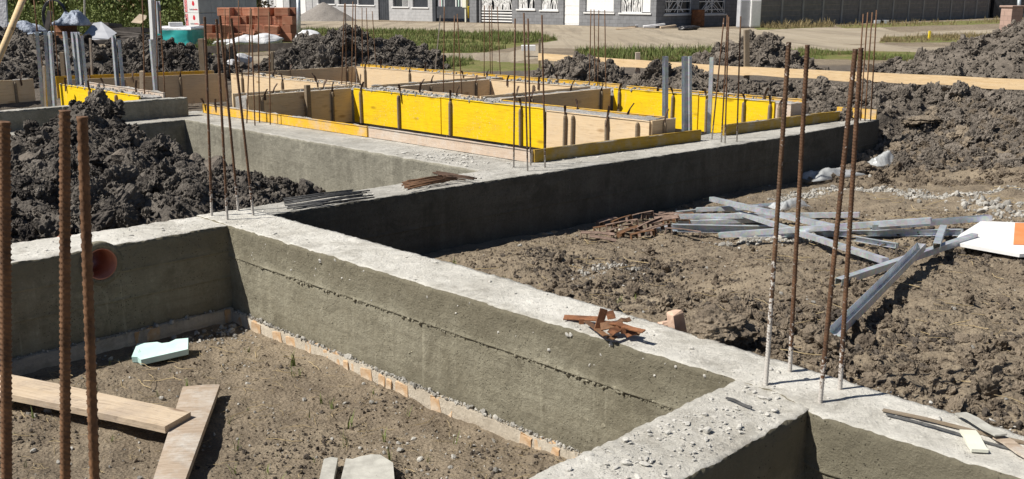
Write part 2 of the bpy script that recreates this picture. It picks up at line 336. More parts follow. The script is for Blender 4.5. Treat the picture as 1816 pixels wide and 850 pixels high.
# ------------------------------------------------------------------ scattering of uncountable bits (geometry nodes)
def lump(seed, sub=3, planes=13, rough=.13, lo=.62, bil=0.):
    bm = bmesh.new(); bmesh.ops.create_icosphere(bm, subdivisions=sub, radius=1); me = bpy.data.meshes.new('lump'); bm.to_mesh(me); bm.free()
    n = len(me.vertices); co = np.empty(n*3, np.float32); me.vertices.foreach_get('co', co); co = co.reshape(-1, 3).astype(float)
    r = np.random.default_rng(seed); N = r.normal(size=(planes, 3)); N /= np.linalg.norm(N, axis=1)[:, None]; d = r.uniform(lo, 1, planes)
    t = co@N.T; rad = np.min(np.where(t > .05, d/np.maximum(t, .05), 9), axis=1); rad = np.minimum(rad, 1.2)
    rad *= 1+rough*fbm(co[:, 0]*2.3+seed, co[:, 1]*2.3, co[:, 2]*2.3, 4, seed, .65)
    if bil:
        for fq, am in ((1.6, .5), (3.7, .34), (8.5, .22)): rad *= 1+bil*am*(np.abs(fbm(co[:, 0]*fq+seed*3.1, co[:, 1]*fq, co[:, 2]*fq, 2, seed+9, .5))*2.6-.8)
    rad = np.clip(rad, .35, 1.22)
    co = co*rad[:, None]*np.array([r.uniform(.8, 1.2), r.uniform(.7, 1), r.uniform(.55, .85)])
    me.vertices.foreach_set('co', co.astype(np.float32).ravel()); me.update(); return me
def variant_collection(name, meshes, mat):
    c = bpy.data.collections.new(name)
    for i, me in enumerate(meshes):
        me.materials.append(M[mat]); o = bpy.data.objects.new(name, me); c.objects.link(o)
    return c
VAR = {}
def get_var(kind, mat):
    if (kind, mat) in VAR: return VAR[kind, mat]
    if kind == 'clod': ms = [lump(s, 4, 12, .25, .5, .62 if s % 3 else .4) for s in range(12)]
    elif kind == 'crumb': ms = [lump(40+s, 2, 9, .35, .45, .7) for s in range(8)]
    elif kind == 'stone': ms = [lump(80+s, 2, 9, .08, .55) for s in range(8)]
    elif kind == 'chunk': ms = [lump(160+s, 5, 10, .16, .5, .4) for s in range(8)]
    elif kind == 'flake': ms = [lump(120+s, 2, 7, .1, .4) for s in range(8)]
    elif kind == 'blade':
        ms = []
        for s in range(8):
            r = random.Random(s); mb = MB(); k = 6 if s < 6 else 3
            for b in range(k):
                a = r.uniform(0, 6.28); L = r.uniform(.5, 1); be = r.uniform(.1, .7); x0, y0 = r.uniform(-.12, .12), r.uniform(-.12, .12)
                pts = [Vector((x0+math.cos(a)*be*L*q*q, y0+math.sin(a)*be*L*q*q, L*q*(1-.35*be*q))) for q in (0, .35, .7, 1)]
                wd = r.uniform(.018, .035); sx, sy = -math.sin(a), math.cos(a); o = []
                for q, p in zip((1, .9, .6, .05), pts): o += [(p.x+sx*wd*q, p.y+sy*wd*q, p.z), (p.x-sx*wd*q, p.y-sy*wd*q, p.z)]
                mb.add(o, [(0, 1, 3, 2), (2, 3, 5, 4), (4, 5, 7, 6)])
            me = bpy.data.meshes.new('tuft'); me.from_pydata(mb.v, [], mb.f); me.update(); ms.append(me)
    elif kind == 'straw':
        ms = []
        for s in range(6):
            r = random.Random(s+50); mb = MB(); pts = []; a = 0; p = Vector((-.5, 0, 0))
            for q in range(5):
                pts.append(p.copy()); a += r.uniform(-.5, .5); p += Vector((.25*math.cos(a), .25*math.sin(a), r.uniform(-.03, .05)))
            mb.tube(pts, .012, 4); me = bpy.data.meshes.new('straw'); me.from_pydata(mb.v, [], mb.f); me.update(); ms.append(me)
    elif kind == 'weed':
        ms = []
        for s in range(8):
            r = random.Random(s+90); mb = MB()
            for b in range(190):
                a = r.uniform(0, 6.28); q = r.random(); rr = .55*math.sqrt(r.random())*(1-.5*q); z = q*1.0
                c = Vector((math.cos(a)*rr, math.sin(a)*rr, z)); L = r.uniform(.03, .085); wd = L*.38
                d = Vector((r.uniform(-1, 1), r.uniform(-1, 1), r.uniform(-.2, 1.2))).normalized(); e = d.cross(Vector((r.uniform(-1, 1), r.uniform(-1, 1), .3))).normalized()
                mb.add([c-d*L*.5, c+e*wd, c+d*L, c-e*wd], [(0, 1, 2, 3)])
            for b in range(7):
                a = r.uniform(0, 6.28); x, y = .3*math.cos(a), .3*math.sin(a); mb.tube([(x*.4, y*.4, 0), (x*.8, y*.8, .5), (x, y, r.uniform(.8, 1.1))], .01, 3)
            me = bpy.data.meshes.new('weed'); me.from_pydata(mb.v, [], mb.f); me.update(); ms.append(me)
    VAR[kind, mat] = variant_collection(kind+'_'+mat, ms, mat); return VAR[kind, mat]
def scatter(name, pts, scl, kind, mat, label=None, cat=None, parent=None, tilt=math.pi, zrot=True):
    pts = np.asarray(pts, dtype=np.float32); n = len(pts)
    if n == 0: return None
    me = bpy.data.meshes.new(name); me.vertices.add(n); me.vertices.foreach_set('co', pts.ravel())
    col = get_var(kind, mat); nv = len(col.objects)
    rot = np.stack([RNG.uniform(-tilt, tilt, n), RNG.uniform(-tilt, tilt, n), RNG.uniform(0, 6.283, n)], 1).astype(np.float32)
    scl = np.asarray(scl, np.float32)
    if scl.ndim == 1: scl = np.repeat(scl[:, None], 3, 1)
    a = me.attributes.new('rot', 'FLOAT_VECTOR', 'POINT'); a.data.foreach_set('vector', rot.ravel())
    a = me.attributes.new('scl', 'FLOAT_VECTOR', 'POINT'); a.data.foreach_set('vector', np.ascontiguousarray(scl).ravel())
    a = me.attributes.new('idx', 'INT', 'POINT'); a.data.foreach_set('value', RNG.integers(0, nv, n).astype(np.int32))
    o = new_obj(name, me, None, parent); tag(o, label, cat, None, 'stuff')
    ng = bpy.data.node_groups.new('scatter_'+name, 'GeometryNodeTree')
    ng.interface.new_socket('Geometry', in_out='INPUT', socket_type='NodeSocketGeometry'); ng.interface.new_socket('Geometry', in_out='OUTPUT', socket_type='NodeSocketGeometry')
    N = ng.nodes; gi = N.new('NodeGroupInput'); go = N.new('NodeGroupOutput'); ip = N.new('GeometryNodeInstanceOnPoints')
    ci = N.new('GeometryNodeCollectionInfo'); ci.inputs[0].default_value = col; ci.inputs[1].default_value = True; ci.inputs[2].default_value = True
    L = ng.links; L.new(gi.outputs[0], ip.inputs['Points']); L.new(ci.outputs[0], ip.inputs['Instance']); ip.inputs['Pick Instance'].default_value = True
    for nm, ty, so in (('idx', 'INT', 'Instance Index'), ('rot', 'FLOAT_VECTOR', 'Rotation'), ('scl', 'FLOAT_VECTOR', 'Scale')):
        k = N.new('GeometryNodeInputNamedAttribute'); k.data_type = ty; k.inputs[0].default_value = nm; L.new(k.outputs[0], ip.inputs[so])
    L.new(ip.outputs[0], go.inputs[0])
    md = o.modifiers.new('scatter', 'NODES'); md.node_group = ng; return o
def lognorm(n, med, sig, lo, hi): return np.clip(med*np.exp(RNG.normal(0, sig, n)), lo, hi)
# ------------------------------------------------------------------ the ground
def seg(x, a, b, wd=.12): return sst(a-wd, a+wd, x)*(1-sst(b-wd, b+wd, x))
def ground_z(x, y, fine=True):
    x = np.asarray(x, float); y = np.asarray(y, float); u = (x+y)*S2; v = (y-x)*S2
    n1 = fbm(x*.8, y*.8, None, 4, 3); n0 = fbm(x*.12, y*.12, None, 3, 5)
    z = -.05+.05*n0+.03*n1
    z = np.where(y > 30, z*.6, z)
    def put(z, wt, val): return z+(val-z)*wt
    # whole excavation of the near house, then its rooms
    bank = -.5+.72*sst(12.6, 15.2, u)*sst(6.6, 3.6, v*0+np.abs(v-2))*1.0
    ridge = .20*np.exp(-((u-15.4)/1.3)**2)*sst(10.5, 8.0, v)
    z = z+ridge
    rb = -.58+.36*sst(5.6, 2.6, v)+.12*sst(5.6, 4.2, u)*sst(4.0, 2.6, v)+.05*n1
    rb = rb+(.70*sst(12.4, 15.6, u))
    db = np.interp(u, [3.5, 4.1, 6.6, 10.5, 13.4, 14.5], [6.76, 6.75, 6.60, 6.27, 6.25, 6.1]); z = put(z, sst(3.7, 4.0, u)*(1-sst(15.0, 17.0, u))*(1-sst(.08, .3, v-db)), rb)
    ra = -.735+.045*n1+.05*sst(4.4, 2.6, v)
    z = put(z, (1-sst(3.72, 3.95, u))*(1-sst(6.75, 6.98, v)), ra)
    z = put(z, (1-sst(6.8, 7.0, u))*sst(6.85, 7.05, v)*(1-sst(13.1, 13.4, v)), -.60+.04*n1)
    z = put(z, sst(6.85, 7.05, u)*(1-sst(12.4, 12.6, u))*sst(6.75, 6.95, v)*(1-sst(17.2, 17.5, v)), -.28+.04*n1)
    z = put(z, (1-sst(6.3, 6.6, u))*sst(13.4, 13.6, v)*(1-sst(17.0, 17.3, v)), -.3+.04*n1)
    near = 1-sst(16, 30, y)
    inB = sst(4.1, 4.6, u)*sst(6.3, 5.6, v)*(1-sst(16, 18, u)); z = z+inB*(.11*fbm(x*1.5+3, y*1.5, None, 4, 27, .55)+.05*np.abs(fbm(x*3.3, y*3.3, None, 3, 28, .6)))
    inA = (1-sst(3.5, 3.7, u))*sst(2.3, 2.5, v)*(1-sst(6.4, 6.65, v)); z = z+inA*.035*fbm(x*2.4, y*2.4, None, 3, 29)
    if fine:
        ex = near*(.25+.75*sst(.0, -.15, z)+sst(12.6, 13.5, u))
        z = z+ex*(.022*fbm(x*4, y*4, None, 3, 21)+.012*fbm(x*14, y*14, None, 3, 22, .6))
        z = z+near*.10*np.abs(fbm(x*2.4, y*2.4, None, 4, 23, .6))*sst(12.6, 13.8, u)*(1-sst(17, 19, u))
        cl = np.abs(fbm(x*5, y*5, None, 3, 25, .6)); z = z+near*.06*cl*sst(3.2, 1.8, v)*sst(3.9, 4.2, u)
    return z
PXZ = [  # ground cover outlines, surveyed on the flat grade: (channel, outline)
 (0, [(560, 36), (1010, 44), (1163, 50), (1345, 50), (1560, 48), (1600, 58), (1540, 76), (1400, 84), (1290, 88), (1050, 86), (960, 84), (955, 60), (700, 56), (560, 54), (300, 50), (0, 46), (0, 40), (420, 40)]),
 (0, [(1500, 60), (1816, 50), (1816, 60), (1600, 66), (1480, 88), (1720, 98), (1690, 92), (1560, 76)]),
 (0, [(960, 78), (960, 100), (900, 106), (720, 112), (690, 98), (760, 93), (900, 92)]), (0, [(330, 97), (500, 97), (520, 107), (330, 108)]), (0, [(1400, 76), (1700, 84), (1690, 95), (1400, 86)]),
 (1, [(520, 53), (700, 54), (955, 60), (990, 70), (940, 78), (860, 92), (740, 94), (660, 78), (600, 70), (440, 66)]),
 (1, [(1020, 92), (1290, 90), (1300, 104), (1030, 104)]), (1, [(1400, 86), (1720, 93), (1700, 105), (1400, 98)]), (1, [(1570, 64), (1770, 62), (1790, 74), (1560, 74)]), (1, [(730, 100), (900, 106), (1000, 110), (980, 118), (720, 122)]),
 (1, [(-400, 30), (340, 32), (340, 46), (330, 52), (-400, 52)]), (1, [(340, 62), (560, 60), (560, 84), (330, 98)]), (1, [(1340, 47), (1480, 43), (1480, 47), (1340, 53)]), (1, [(1480, 44), (1816, 33), (1816, 40), (1500, 50)]),
]
ZONES = [(c, [tuple(at(*p)[:2]) for p in pl]) for c, pl in PXZ]
def inpoly(x, y, pl):
    r = np.zeros(x.shape, bool); n = len(pl)
    for i in range(n):
        (x0, y0), (x1, y1) = pl[i], pl[(i+1) % n]
        if y0 == y1: continue
        c = ((y0 > y) != (y1 > y)) & (x < (x1-x0)*(y-y0)/(y1-y0)+x0); r ^= c
    return r
def build_ground():
    rr = np.concatenate([np.geomspace(.6, 2, 20, endpoint=False), np.geomspace(2, 17, 520, endpoint=False), np.geomspace(17, 85, 170, endpoint=False), np.geomspace(85, 1500, 24)])
    aa = np.concatenate([np.linspace(-180, -42, 30, endpoint=False), np.linspace(-42, 42, 640, endpoint=False), np.linspace(42, 180, 30, endpoint=False)])*math.pi/180
    X = rr[:, None]*np.sin(aa)[None]; Y = rr[:, None]*np.cos(aa)[None]
    Z = ground_z(X, Y); m, n = X.shape; V = np.stack([X, Y, Z], -1).reshape(-1, 3); idx = np.arange(m*n).reshape(m, n); idx = np.concatenate([idx, idx[:, :1]], 1)
    Q = np.stack([idx[:-1, :-1], idx[:-1, 1:], idx[1:, 1:], idx[1:, :-1]], -1).reshape(-1, 4)
    C = np.zeros((X.size, 4), np.float32); C[:, 3] = 1; x = X.ravel(); y = Y.ravel()
    for c, pl in ZONES: C[inpoly(x, y, pl), c] = 1
    rd = (C[:, 0] > .5) & (C[:, 1] < .5)
    u, v = toUV(x, y); C[:, 2] = np.maximum(sst(13, 14, u)*(1-sst(20, 23, u))*sst(12, 6.5, v), sst(6.9, 7.1, v)*(1-sst(24, 28, y)))*(1-np.maximum(C[:, 0], C[:, 1]))*.9
    road = rd[Q].all(1)
    for nm, q in (('ground', Q[~road]), ('dirt_road', Q[road])):       # the road is the same sheet, cut out along its edges
        k, inv = np.unique(q, return_inverse=True); me = np_mesh(nm, V[k], inv.reshape(-1, 4))
        a = me.color_attributes.new('cover', 'FLOAT_COLOR', 'POINT'); a.data.foreach_set('color', C[k].ravel()); tag(new_obj(nm, me, 'ground'), kind='structure')
build_ground()
def gz(x, y): return float(ground_z(np.array([x]), np.array([y]))[0])
# ------------------------------------------------------------------ foundation beams
fnd = empty('concrete_foundation', XY(3.9, 6.8, -.7), 0, 'cast concrete strip foundation of crossing beams standing in the dug earth', 'foundation')
FL0 = fnd.location.copy()
def beam(name, along, a0, a1, near, far, zb, seed, mats, ztop=0., step=.02, topamp=.007, rough=.004, joint=None, hole=None, label=None, rag=1.):
    A = np.linspace(a0, a1, max(2, int((a1-a0)/step))); z0 = np.linspace(zb, ztop, max(4, int((ztop-zb)/.028)))
    if joint: z0 = np.sort(np.concatenate([z0, [j+d for j in joint for d in (-.02, -.014, -.009, -.004, .001, .006, .012)]]))
    nt = 18; z1 = z0[::-1]
    c = np.concatenate([np.zeros(len(z0)), np.linspace(0, 1, nt)[1:-1], np.ones(len(z1))]); zz = np.concatenate([z0, np.full(nt-2, ztop), z1])
    nn = np.concatenate([np.full(len(z0), -1.), np.zeros(nt-2), np.full(len(z1), 1.)]); tz = np.concatenate([np.zeros(len(z0)-1), np.ones(nt), np.zeros(len(z1)-1)])
    nr = near(A) if callable(near) else np.full(A.shape, near); fr = far(A) if callable(far) else np.full(A.shape, far)
    cr = nr[:, None]+(fr-nr)[:, None]*c[None]; AA = np.repeat(A[:, None], len(c), 1); ZZ = np.repeat(zz[None], len(A), 0)
    n3 = fbm(AA*9, cr*9, ZZ*9, 4, seed, .6); nf = fbm(AA*45, cr*45, ZZ*45, 3, seed+3, .6)
    up = sst(-.26, -.05, ZZ-ztop)
    d = rough*n3+(.002+.0065*up)*nf+.008*up*fbm(AA*20, cr*20, ZZ*20, 3, seed+5, .6)
    if joint:
        for j in joint: jw = np.clip(fbm(AA*7, cr*0, ZZ*0+j, 5, seed+7, .75)+.45, 0, 1); d = d+.013*jw*np.exp(-((ZZ-j-.004)/.006)**2)-.005*jw*np.exp(-((ZZ-j+.009)/.005)**2)+.003*sst(j-.004, j+.004, ZZ)
    cr = cr+d*nn[None]*1.
    edge = np.minimum(np.abs(c), np.abs(1-c))[None]*np.abs(fr-nr)[:, None]
    chip = np.clip(fbm(AA*5, np.sign(c-.5)[None]*3+AA*0, None, 5, seed+9, .7)+.05, 0, 1)
    ZZ = ZZ+tz[None]*(topamp*fbm(AA*6, cr*6, None, 4, seed+11, .6)+topamp*.6*fbm(AA*40, cr*40, None, 2, seed+13)-rag*.02*np.clip(chip-.12, 0, 1)*np.exp(-edge/.015))
    if along == 'v': P = np.stack([(cr-AA)*S2, (cr+AA)*S2, ZZ], -1)
    else: P = np.stack([(AA-cr)*S2, (AA+cr)*S2, ZZ], -1)
    m, n = P.shape[:2]; idx = np.arange(m*n).reshape(m, n)
    Q = np.stack([idx[:-1, :-1], idx[:-1, 1:], idx[1:, 1:], idx[1:, :-1]], -1).reshape(-1, 4)
    if along == 'v': Q = Q[:, ::-1]
    k = np.repeat(((nn[:-1] == 0) | (nn[1:] == 0) | (nn[:-1] != nn[1:]))[None], m-1, 0).ravel().astype(np.int32)
    if hole:
        fc = P.reshape(-1, 3)[Q].mean(1); fu, fv = toUV(fc[:, 0], fc[:, 1]); keep = (((fu-hole[0])**2+(fc[:, 2]-hole[1])**2) > hole[2]**2) | (k > 0); Q = Q[keep]; k = k[keep]
    V = P.reshape(-1, 3)
    me = np_mesh(name, V-np.array(FL0)[None], Q); me.polygons.foreach_set('material_index', k)
    bm = bmesh.new(); bm.from_mesh(me); bm.verts.ensure_lookup_table()
    for row in (0, m-1):
        f = bm.faces.new([bm.verts[int(i)] for i in (idx[row] if (row == 0) == (along == 'v') else idx[row][::-1])]); f.material_index = 0
    bm.to_mesh(me); bm.free()
    o = new_obj(name, me, mats, fnd)
    if label: o['label'] = label
    return o
itp = lambda xs, ys: (lambda a: np.interp(a, xs, ys))
B1n = itp([-2, 1.8, 2.1, 9], [3.56, 3.575, 3.68, 3.68]); B1f = itp([-2, 1.16, 1.65, 2.95, 4.67, 6.7, 7.1], [3.92, 3.96, 3.975, 4.06, 4.12, 4.10, 4.09])
DBn = itp([3.5, 4.1, 6.6, 10.5, 13.4], [6.76, 6.75, 6.60, 6.27, 6.25]); DBb = itp([3.5, 6.65, 7.3, 13.4], [7.12, 7.07, 7.25, 6.85])
TD = ['beam_face_shade_tint', 'beam_top_grey']; TF = ['beam_face', 'beam_top']; TG = ['beam_face_grey', 'beam_top_grey']
beam('ground_beam', 'v', -1.2, 7.11, B1n, B1f, -.66, 1, TF, 0, .018, joint=[-.24], rough=.006, label='long lit beam running from the corner down to the lower right')
beam('ground_beam', 'u', -2.0, 3.70, 6.66, itp([-2, 1.4, 3.7], [7.3, 7.25, 7.09]), -.64, 2, TF, -.004, .022, joint=[-.2, -.4], hole=(2.72, -.118, .112), label='shaded beam with an orange pipe end at the left')
beam('ground_beam', 'u', -1.2, 3.70, 1.885, 2.27, -.72, 3, TF, -.004, .018, joint=[-.3], topamp=.009, label='nearest beam, strewn with concrete crumbs')
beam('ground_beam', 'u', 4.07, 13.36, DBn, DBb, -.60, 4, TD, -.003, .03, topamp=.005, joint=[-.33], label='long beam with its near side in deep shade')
beam('ground_beam', 'v', 7.05, 13.05, 6.65, 7.62, -.60, 5, TG, -.006, .03, topamp=.005, rough=.003, label='pitted sunlit beam below the yellow edge board')
beam('ground_beam', 'u', 0., 7.6, 13.0, 13.9, -.58, 6, TG, -.009, .04, topamp=.005, label='far cross beam behind the dark clods')
beam('upstand', 'u', 2.0, 6.92, 13.40, 13.54, -.02, 8, TG, .25, .03, topamp=.008, label='thin grey concrete upstand on the far cross beam')
# footing bricks and mortar bed under the beams
def brick_mesh(seed, L, W, Hh, ch=.012):
    r = random.Random(seed); mb = MB(); mb.box(-L/2, L/2, -W/2, W/2, 0, Hh, 0, .005); me = bpy.data.meshes.new('brick')
    me.from_pydata([(x+r.uniform(-.006, .006), y+r.uniform(-.005, .005), z+r.uniform(-.006, .006)) for x, y, z in mb.v], [], mb.f); me.update(); return me
FB = [brick_mesh(i, L, .12, .1) for i, L in enumerate((.05, .07, .09, .11))]
for m_ in FB: m_.materials.append(M['brick_foot'])
def foot_bricks(along, line, a0, a1, ztop, prob=1., sgn=-1):
    a = a0
    while a < a1:
        k = random.randrange(4); L = (.05, .07, .09, .11)[k]
        if random.random() < prob:
            o = bpy.data.objects.new('brick', FB[k]); COL.objects.link(o); o.parent = fnd
            d = random.uniform(.007, .017); c = a+L/2
            p = XY(line+d+.045, c) if along == 'v' else XY(c, line+d+.045)
            o.location = Vector((p.x, p.y, ztop-.1+random.uniform(-.008, .003)))-FL0
            o.rotation_euler = (random.uniform(-.03, .03), random.uniform(-.13, .13), R(135 if along == 'v' else 45)+random.uniform(-.03, .03))
        a += L+random.uniform(.015, .07)
foot_bricks('v', 3.645, 2.35, 6.6, -.657, .8); foot_bricks('u', 6.615, 2.3, 3.6, -.635, .4)
foot_bricks('u', 6.50, 6.2, 9.6, -.595, .8); foot_bricks('v', 6.61, 9.4, 11.6, -.585)
def bed(along, l0, l1, a0, a1, z0, z1, seed):
    A = np.linspace(a0, a1, int((a1-a0)/.03)); C = np.concatenate([[l0]*3, np.linspace(l0, l1, 6)[1:]]); Z = np.concatenate([np.linspace(z0, z1, 3), np.full(5, z1)])
    AA = np.repeat(A[:, None], len(C), 1); CC = np.repeat(C[None], len(A), 0)+.006*fbm(AA*12, np.repeat(Z[None], len(A), 0)*12, None, 3, seed); ZZ = np.repeat(Z[None], len(A), 0)+.012*fbm(AA*9, CC*30, None, 4, seed+1, .7)
    P = np.stack([(CC-AA)*S2, (CC+AA)*S2, ZZ], -1) if along == 'v' else np.stack([(AA-CC)*S2, (AA+CC)*S2, ZZ], -1)
    P = P-np.array(FL0); new_obj('mortar_bed', grid_mesh('mortar_bed', P if along == 'u' else P[::-1]), 'mortar', fnd)
bed('v', 3.645, 3.72, 2.3, 6.64, -.85, -.655, 31); bed('u', 6.615, 6.70, 0., 3.66, -.85, -.635, 33); bed('u', 6.505, 6.62, 4.1, 11.5, -.75, -.6, 35); bed('v', 6.615, 6.7, 7.2, 13, -.75, -.585, 37)
# orange drain pipe cast into the shaded beam, with its mortar collar
pr = empty('drain_pipe', XY(2.72, 6.655, -.118), R(45), 'orange plastic drain pipe set through the shaded beam at the left', 'pipe')
def ring(name, ro, ri, y0, y1, mat, n=40, parent=None):
    mb = MB(); vs_ = []
    for k in range(n):
        a = 2*math.pi*k/n; c, s_ = math.cos(a), math.sin(a); vs_ += [(ro*c, y0, ro*s_), (ri*c, y0, ri*s_), (ri*c, y1, ri*s_), (ro*c, y1, ro*s_)]
    fs = []
    for k in range(n):
        o = k*4; q = ((k+1) % n)*4
        for j in range(4): fs.append((o+j, o+(j+1) % 4, q+(j+1) % 4, q+j))
    mb.add(vs_, fs); return mb.build(name, mat, parent, True)
ring('pipe_wall', .108, .101, -.006, .60, 'pvc', parent=pr)
co_ = ring('collar', .15, .1085, -.004, .05, 'beam_face', parent=fnd); co_.location = XY(2.72, 6.655, -.118)-FL0; co_.rotation_euler = (0, 0, R(45))
# ------------------------------------------------------------------ formwork
def pin_mesh():
    mb = MB(); mb.sweep([(0, 0, -.09), (0, 0, 0), (.01, -.005, .05), (.035, -.02, .11)], [(-.012, -.003), (.012, -.003), (.012, .003), (-.012, .003)]); me = bpy.data.meshes.new('clamp_pin')
    me.from_pydata(mb.v, [], mb.f); me.update(); me.materials.append(M['rust_dark']); return me
PIN = pin_mesh()
def batten_mesh(h):
    mb = MB(); pr_ = [(-.022, 0), (-.02, -.022), (-.01, -.034), (.01, -.034), (.02, -.022), (.022, 0)]
    zs = [(0, 1), (h*.5, 1.02), (h-.035, 1), (h-.012, .85), (h, .45)]; vs_ = []
    for z, k in zs: vs_ += [(a*k, b*k if k < 1 else b, z) for a, b in pr_]
    fs = [];
    for i in range(len(zs)-1):
        for j in range(6): fs.append((i*6+j, i*6+(j+1) % 6, i*6+6+(j+1) % 6, i*6+6+j))
    fs += [tuple(range(5, -1, -1)), tuple(24+j for j in range(6))]; mb.add(vs_, fs)
    me = bpy.data.meshes.new('batten'); me.from_pydata(mb.v, [], mb.f); me.update(); me.materials.append(M['stake']); return me
BAT = {}
def panel(p0, p1, z0, z1, mat, label, bat=(), pins=(), th=.027, group=None, slop=0, flip=1, lam=0, bh=None, cat='formwork panel', name='formwork_panel'):
    """board from uv p0 to p1, its seen face on the line, thickness behind"""
    a = XY(*p0); b = XY(*p1); d = b-a; L = d.length; rz = math.atan2(d.y, d.x)
    root = empty(name, (a.x, a.y, z0), rz, label, cat, group); hh = z1-z0
    n = max(2, int(L/.1)); mb = MB(); pts = []
    bow = random.uniform(-.006, .006)
    for i in range(n+1):
        x = L*i/n; y = bow*math.sin(math.pi*i/n); dz = random.uniform(-.0015, .0015)
        pts += [(x, y, 0), (x, y+th*flip, 0), (x, y+th*flip, hh+dz), (x, y, hh+dz)]
    fs = []
    for i in range(n):
        for j in range(4): fs.append((i*4+j, i*4+(j+1) % 4, i*4+4+(j+1) % 4, i*4+4+j))
    fs += [(3, 2, 1, 0), (n*4, n*4+1, n*4+2, n*4+3)]
    if flip > 0: fs = [f[::-1] for f in fs]
    mb.add(pts, fs); mb.build('board', mat, root)
    for x in bat:
        h_ = bh or hh-.03; k = round(h_, 2)
        if k not in BAT: BAT[k] = batten_mesh(k)
        o = bpy.data.objects.new('batten', BAT[k]); COL.objects.link(o); o.parent = root; o.location = (x*L, bow*0-.004*flip, 0); o.rotation_euler = (0, random.uniform(-.02, .02), 0 if flip > 0 else math.pi)
    for x in pins:
        o = bpy.data.objects.new('clamp_pin', PIN); COL.objects.link(o); o.parent = root; o.location = (x*L, -.012*flip, hh-.005); o.rotation_euler = (random.uniform(-.25, .2), random.uniform(-.2, .2), random.uniform(-1.2, 1.2)); o.scale = (1.25, 1.25, random.uniform(.75, 1.2))
    if slop:
        A = np.linspace(0, L, max(4, int(L/.025))); c = np.linspace(0, 1, 7); AA = np.repeat(A[:, None], 7, 1); cc = np.repeat(c[None], len(A), 0)
        hgt = np.clip(fbm(AA*4+p0[0]*3, cc*1.3+p0[1], None, 4, 71, .65)+slop-.5, -.1, 1)
        P = np.stack([AA, (-.008+(th+.02)*cc)*flip, hh+.035*hgt*np.sin(math.pi*cc)-.006], -1)
        new_obj('cement_slop', grid_mesh('cement_slop', P if flip < 0 else P[::-1]), 'slop', root)
    return root
def core(along, l0, l1, a0, a1, ztop, seed):
    beam('wall_core', along, a0, a1, l0, l1, -.25, seed, ['slop', 'slop'], ztop, .05, topamp=.016, rag=.3)
def vx(px, u, v0, v1, py=200):  # share along a panel at constant u where a pixel column falls
    return (onU(px, py, u)[0]-v0)/(v1-v0)
ZT = .30
gF = 'formwork panels of the second foundation'
# wall 1: the long lit face in the middle
panel((9.10, 12.45), (9.10, 10.48), -.2, ZT, 'yellow', 'bright yellow formwork panel, left half of the longest yellow wall', [.1, .55], [.1, .57], group=gF, slop=.45)
panel((9.10, 10.46), (9.10, 8.55), -.2, ZT, 'yellow', 'bright yellow formwork panel, right half of the longest yellow wall', [.1, .80], [.1, .8], group=gF, slop=.3)
panel((9.13, 8.53), (9.13, 6.95), -.2, .275, 'ply', 'pale sunlit plywood panel between the yellow corner and the standing steel channels', [.2, .28, .62, .9], [.2, .62], group=gF, slop=.2)
panel((9.52, 12.2), (9.52, 10.2), -.2, ZT+.005, 'ply', 'plywood panel backing the left half of the longest yellow wall', [], [.4, .8], group=gF, slop=.6)
panel((9.52, 9.7), (9.52, 7.02), -.2, .29, 'yellow_worn', 'worn panel backing the pale plywood wall, its yellow top edge showing', [], [.1, .5, .8], group=gF, slop=.3)
core('v', 9.17, 9.50, 7.0, 12.4, .275, 41)
panel((9.16, 6.93), (9.56, 6.90), -.2, .28, 'ply', 'narrow end panel closing the pale plywood wall behind the channels', [.5], [.5], group=gF, slop=.5)
panel((11.9, 6.78), (12.3, 6.74), -.2, .28, 'ply_bare', 'narrow end panel closing the right yellow wall', [], [], group=gF, slop=.6)
panel((11.88, 6.98), (11.88, 6.76), -.2, .28, 'ply_bare', 'bare pale panel piece at the right end of the right yellow wall', [.3], [.3], group=gF, slop=.6)
# wall 2: yellow face at the right
panel((11.87, 9.72), (11.87, 8.2), -.2, ZT, 'yellow', 'yellow formwork panel deeper in the pit, left one beside the shaded plywood', [.08, .72], [.08, .72], group=gF, slop=.2)
panel((11.87, 8.18), (11.87, 7.0), -.2, ZT-.005, 'yellow', 'yellow formwork panel deeper in the pit, right one behind the steel channels', [.12, .62, .95], [.1, .62, .95], group=gF, slop=.3)
panel((12.28, 9.8), (12.28, 6.8), -.2, ZT+.01, 'yellow_worn', 'worn orange edged panel backing the right yellow wall', [], [.2, .5, .8], group=gF, slop=.4)
core('v', 11.93, 12.26, 6.8, 12.2, .27, 42)
panel((11.70, 12.2), (11.70, 10.2), -.2, ZT, 'ply', 'small lit plywood panel between two shaded cross panels in the centre', [.5], [.2, .55], group=gF, slop=.3)
panel((12.0, 16.3), (12.0, 12.65), -.2, ZT, 'ply', 'farthest lit plywood panel, right of the topmost shaded one', [.08, .45], [.08, .45, .85], group=gF, slop=.2)
panel((12.4, 16.7), (12.4, 10.0), -.2, ZT+.01, 'yellow_worn', 'long orange edged panel along the far side of the pit', [], [.1, .3, .55, .8], group=gF, slop=.3)
core('v', 12.055, 12.38, 12.6, 16.6, .27, 43)
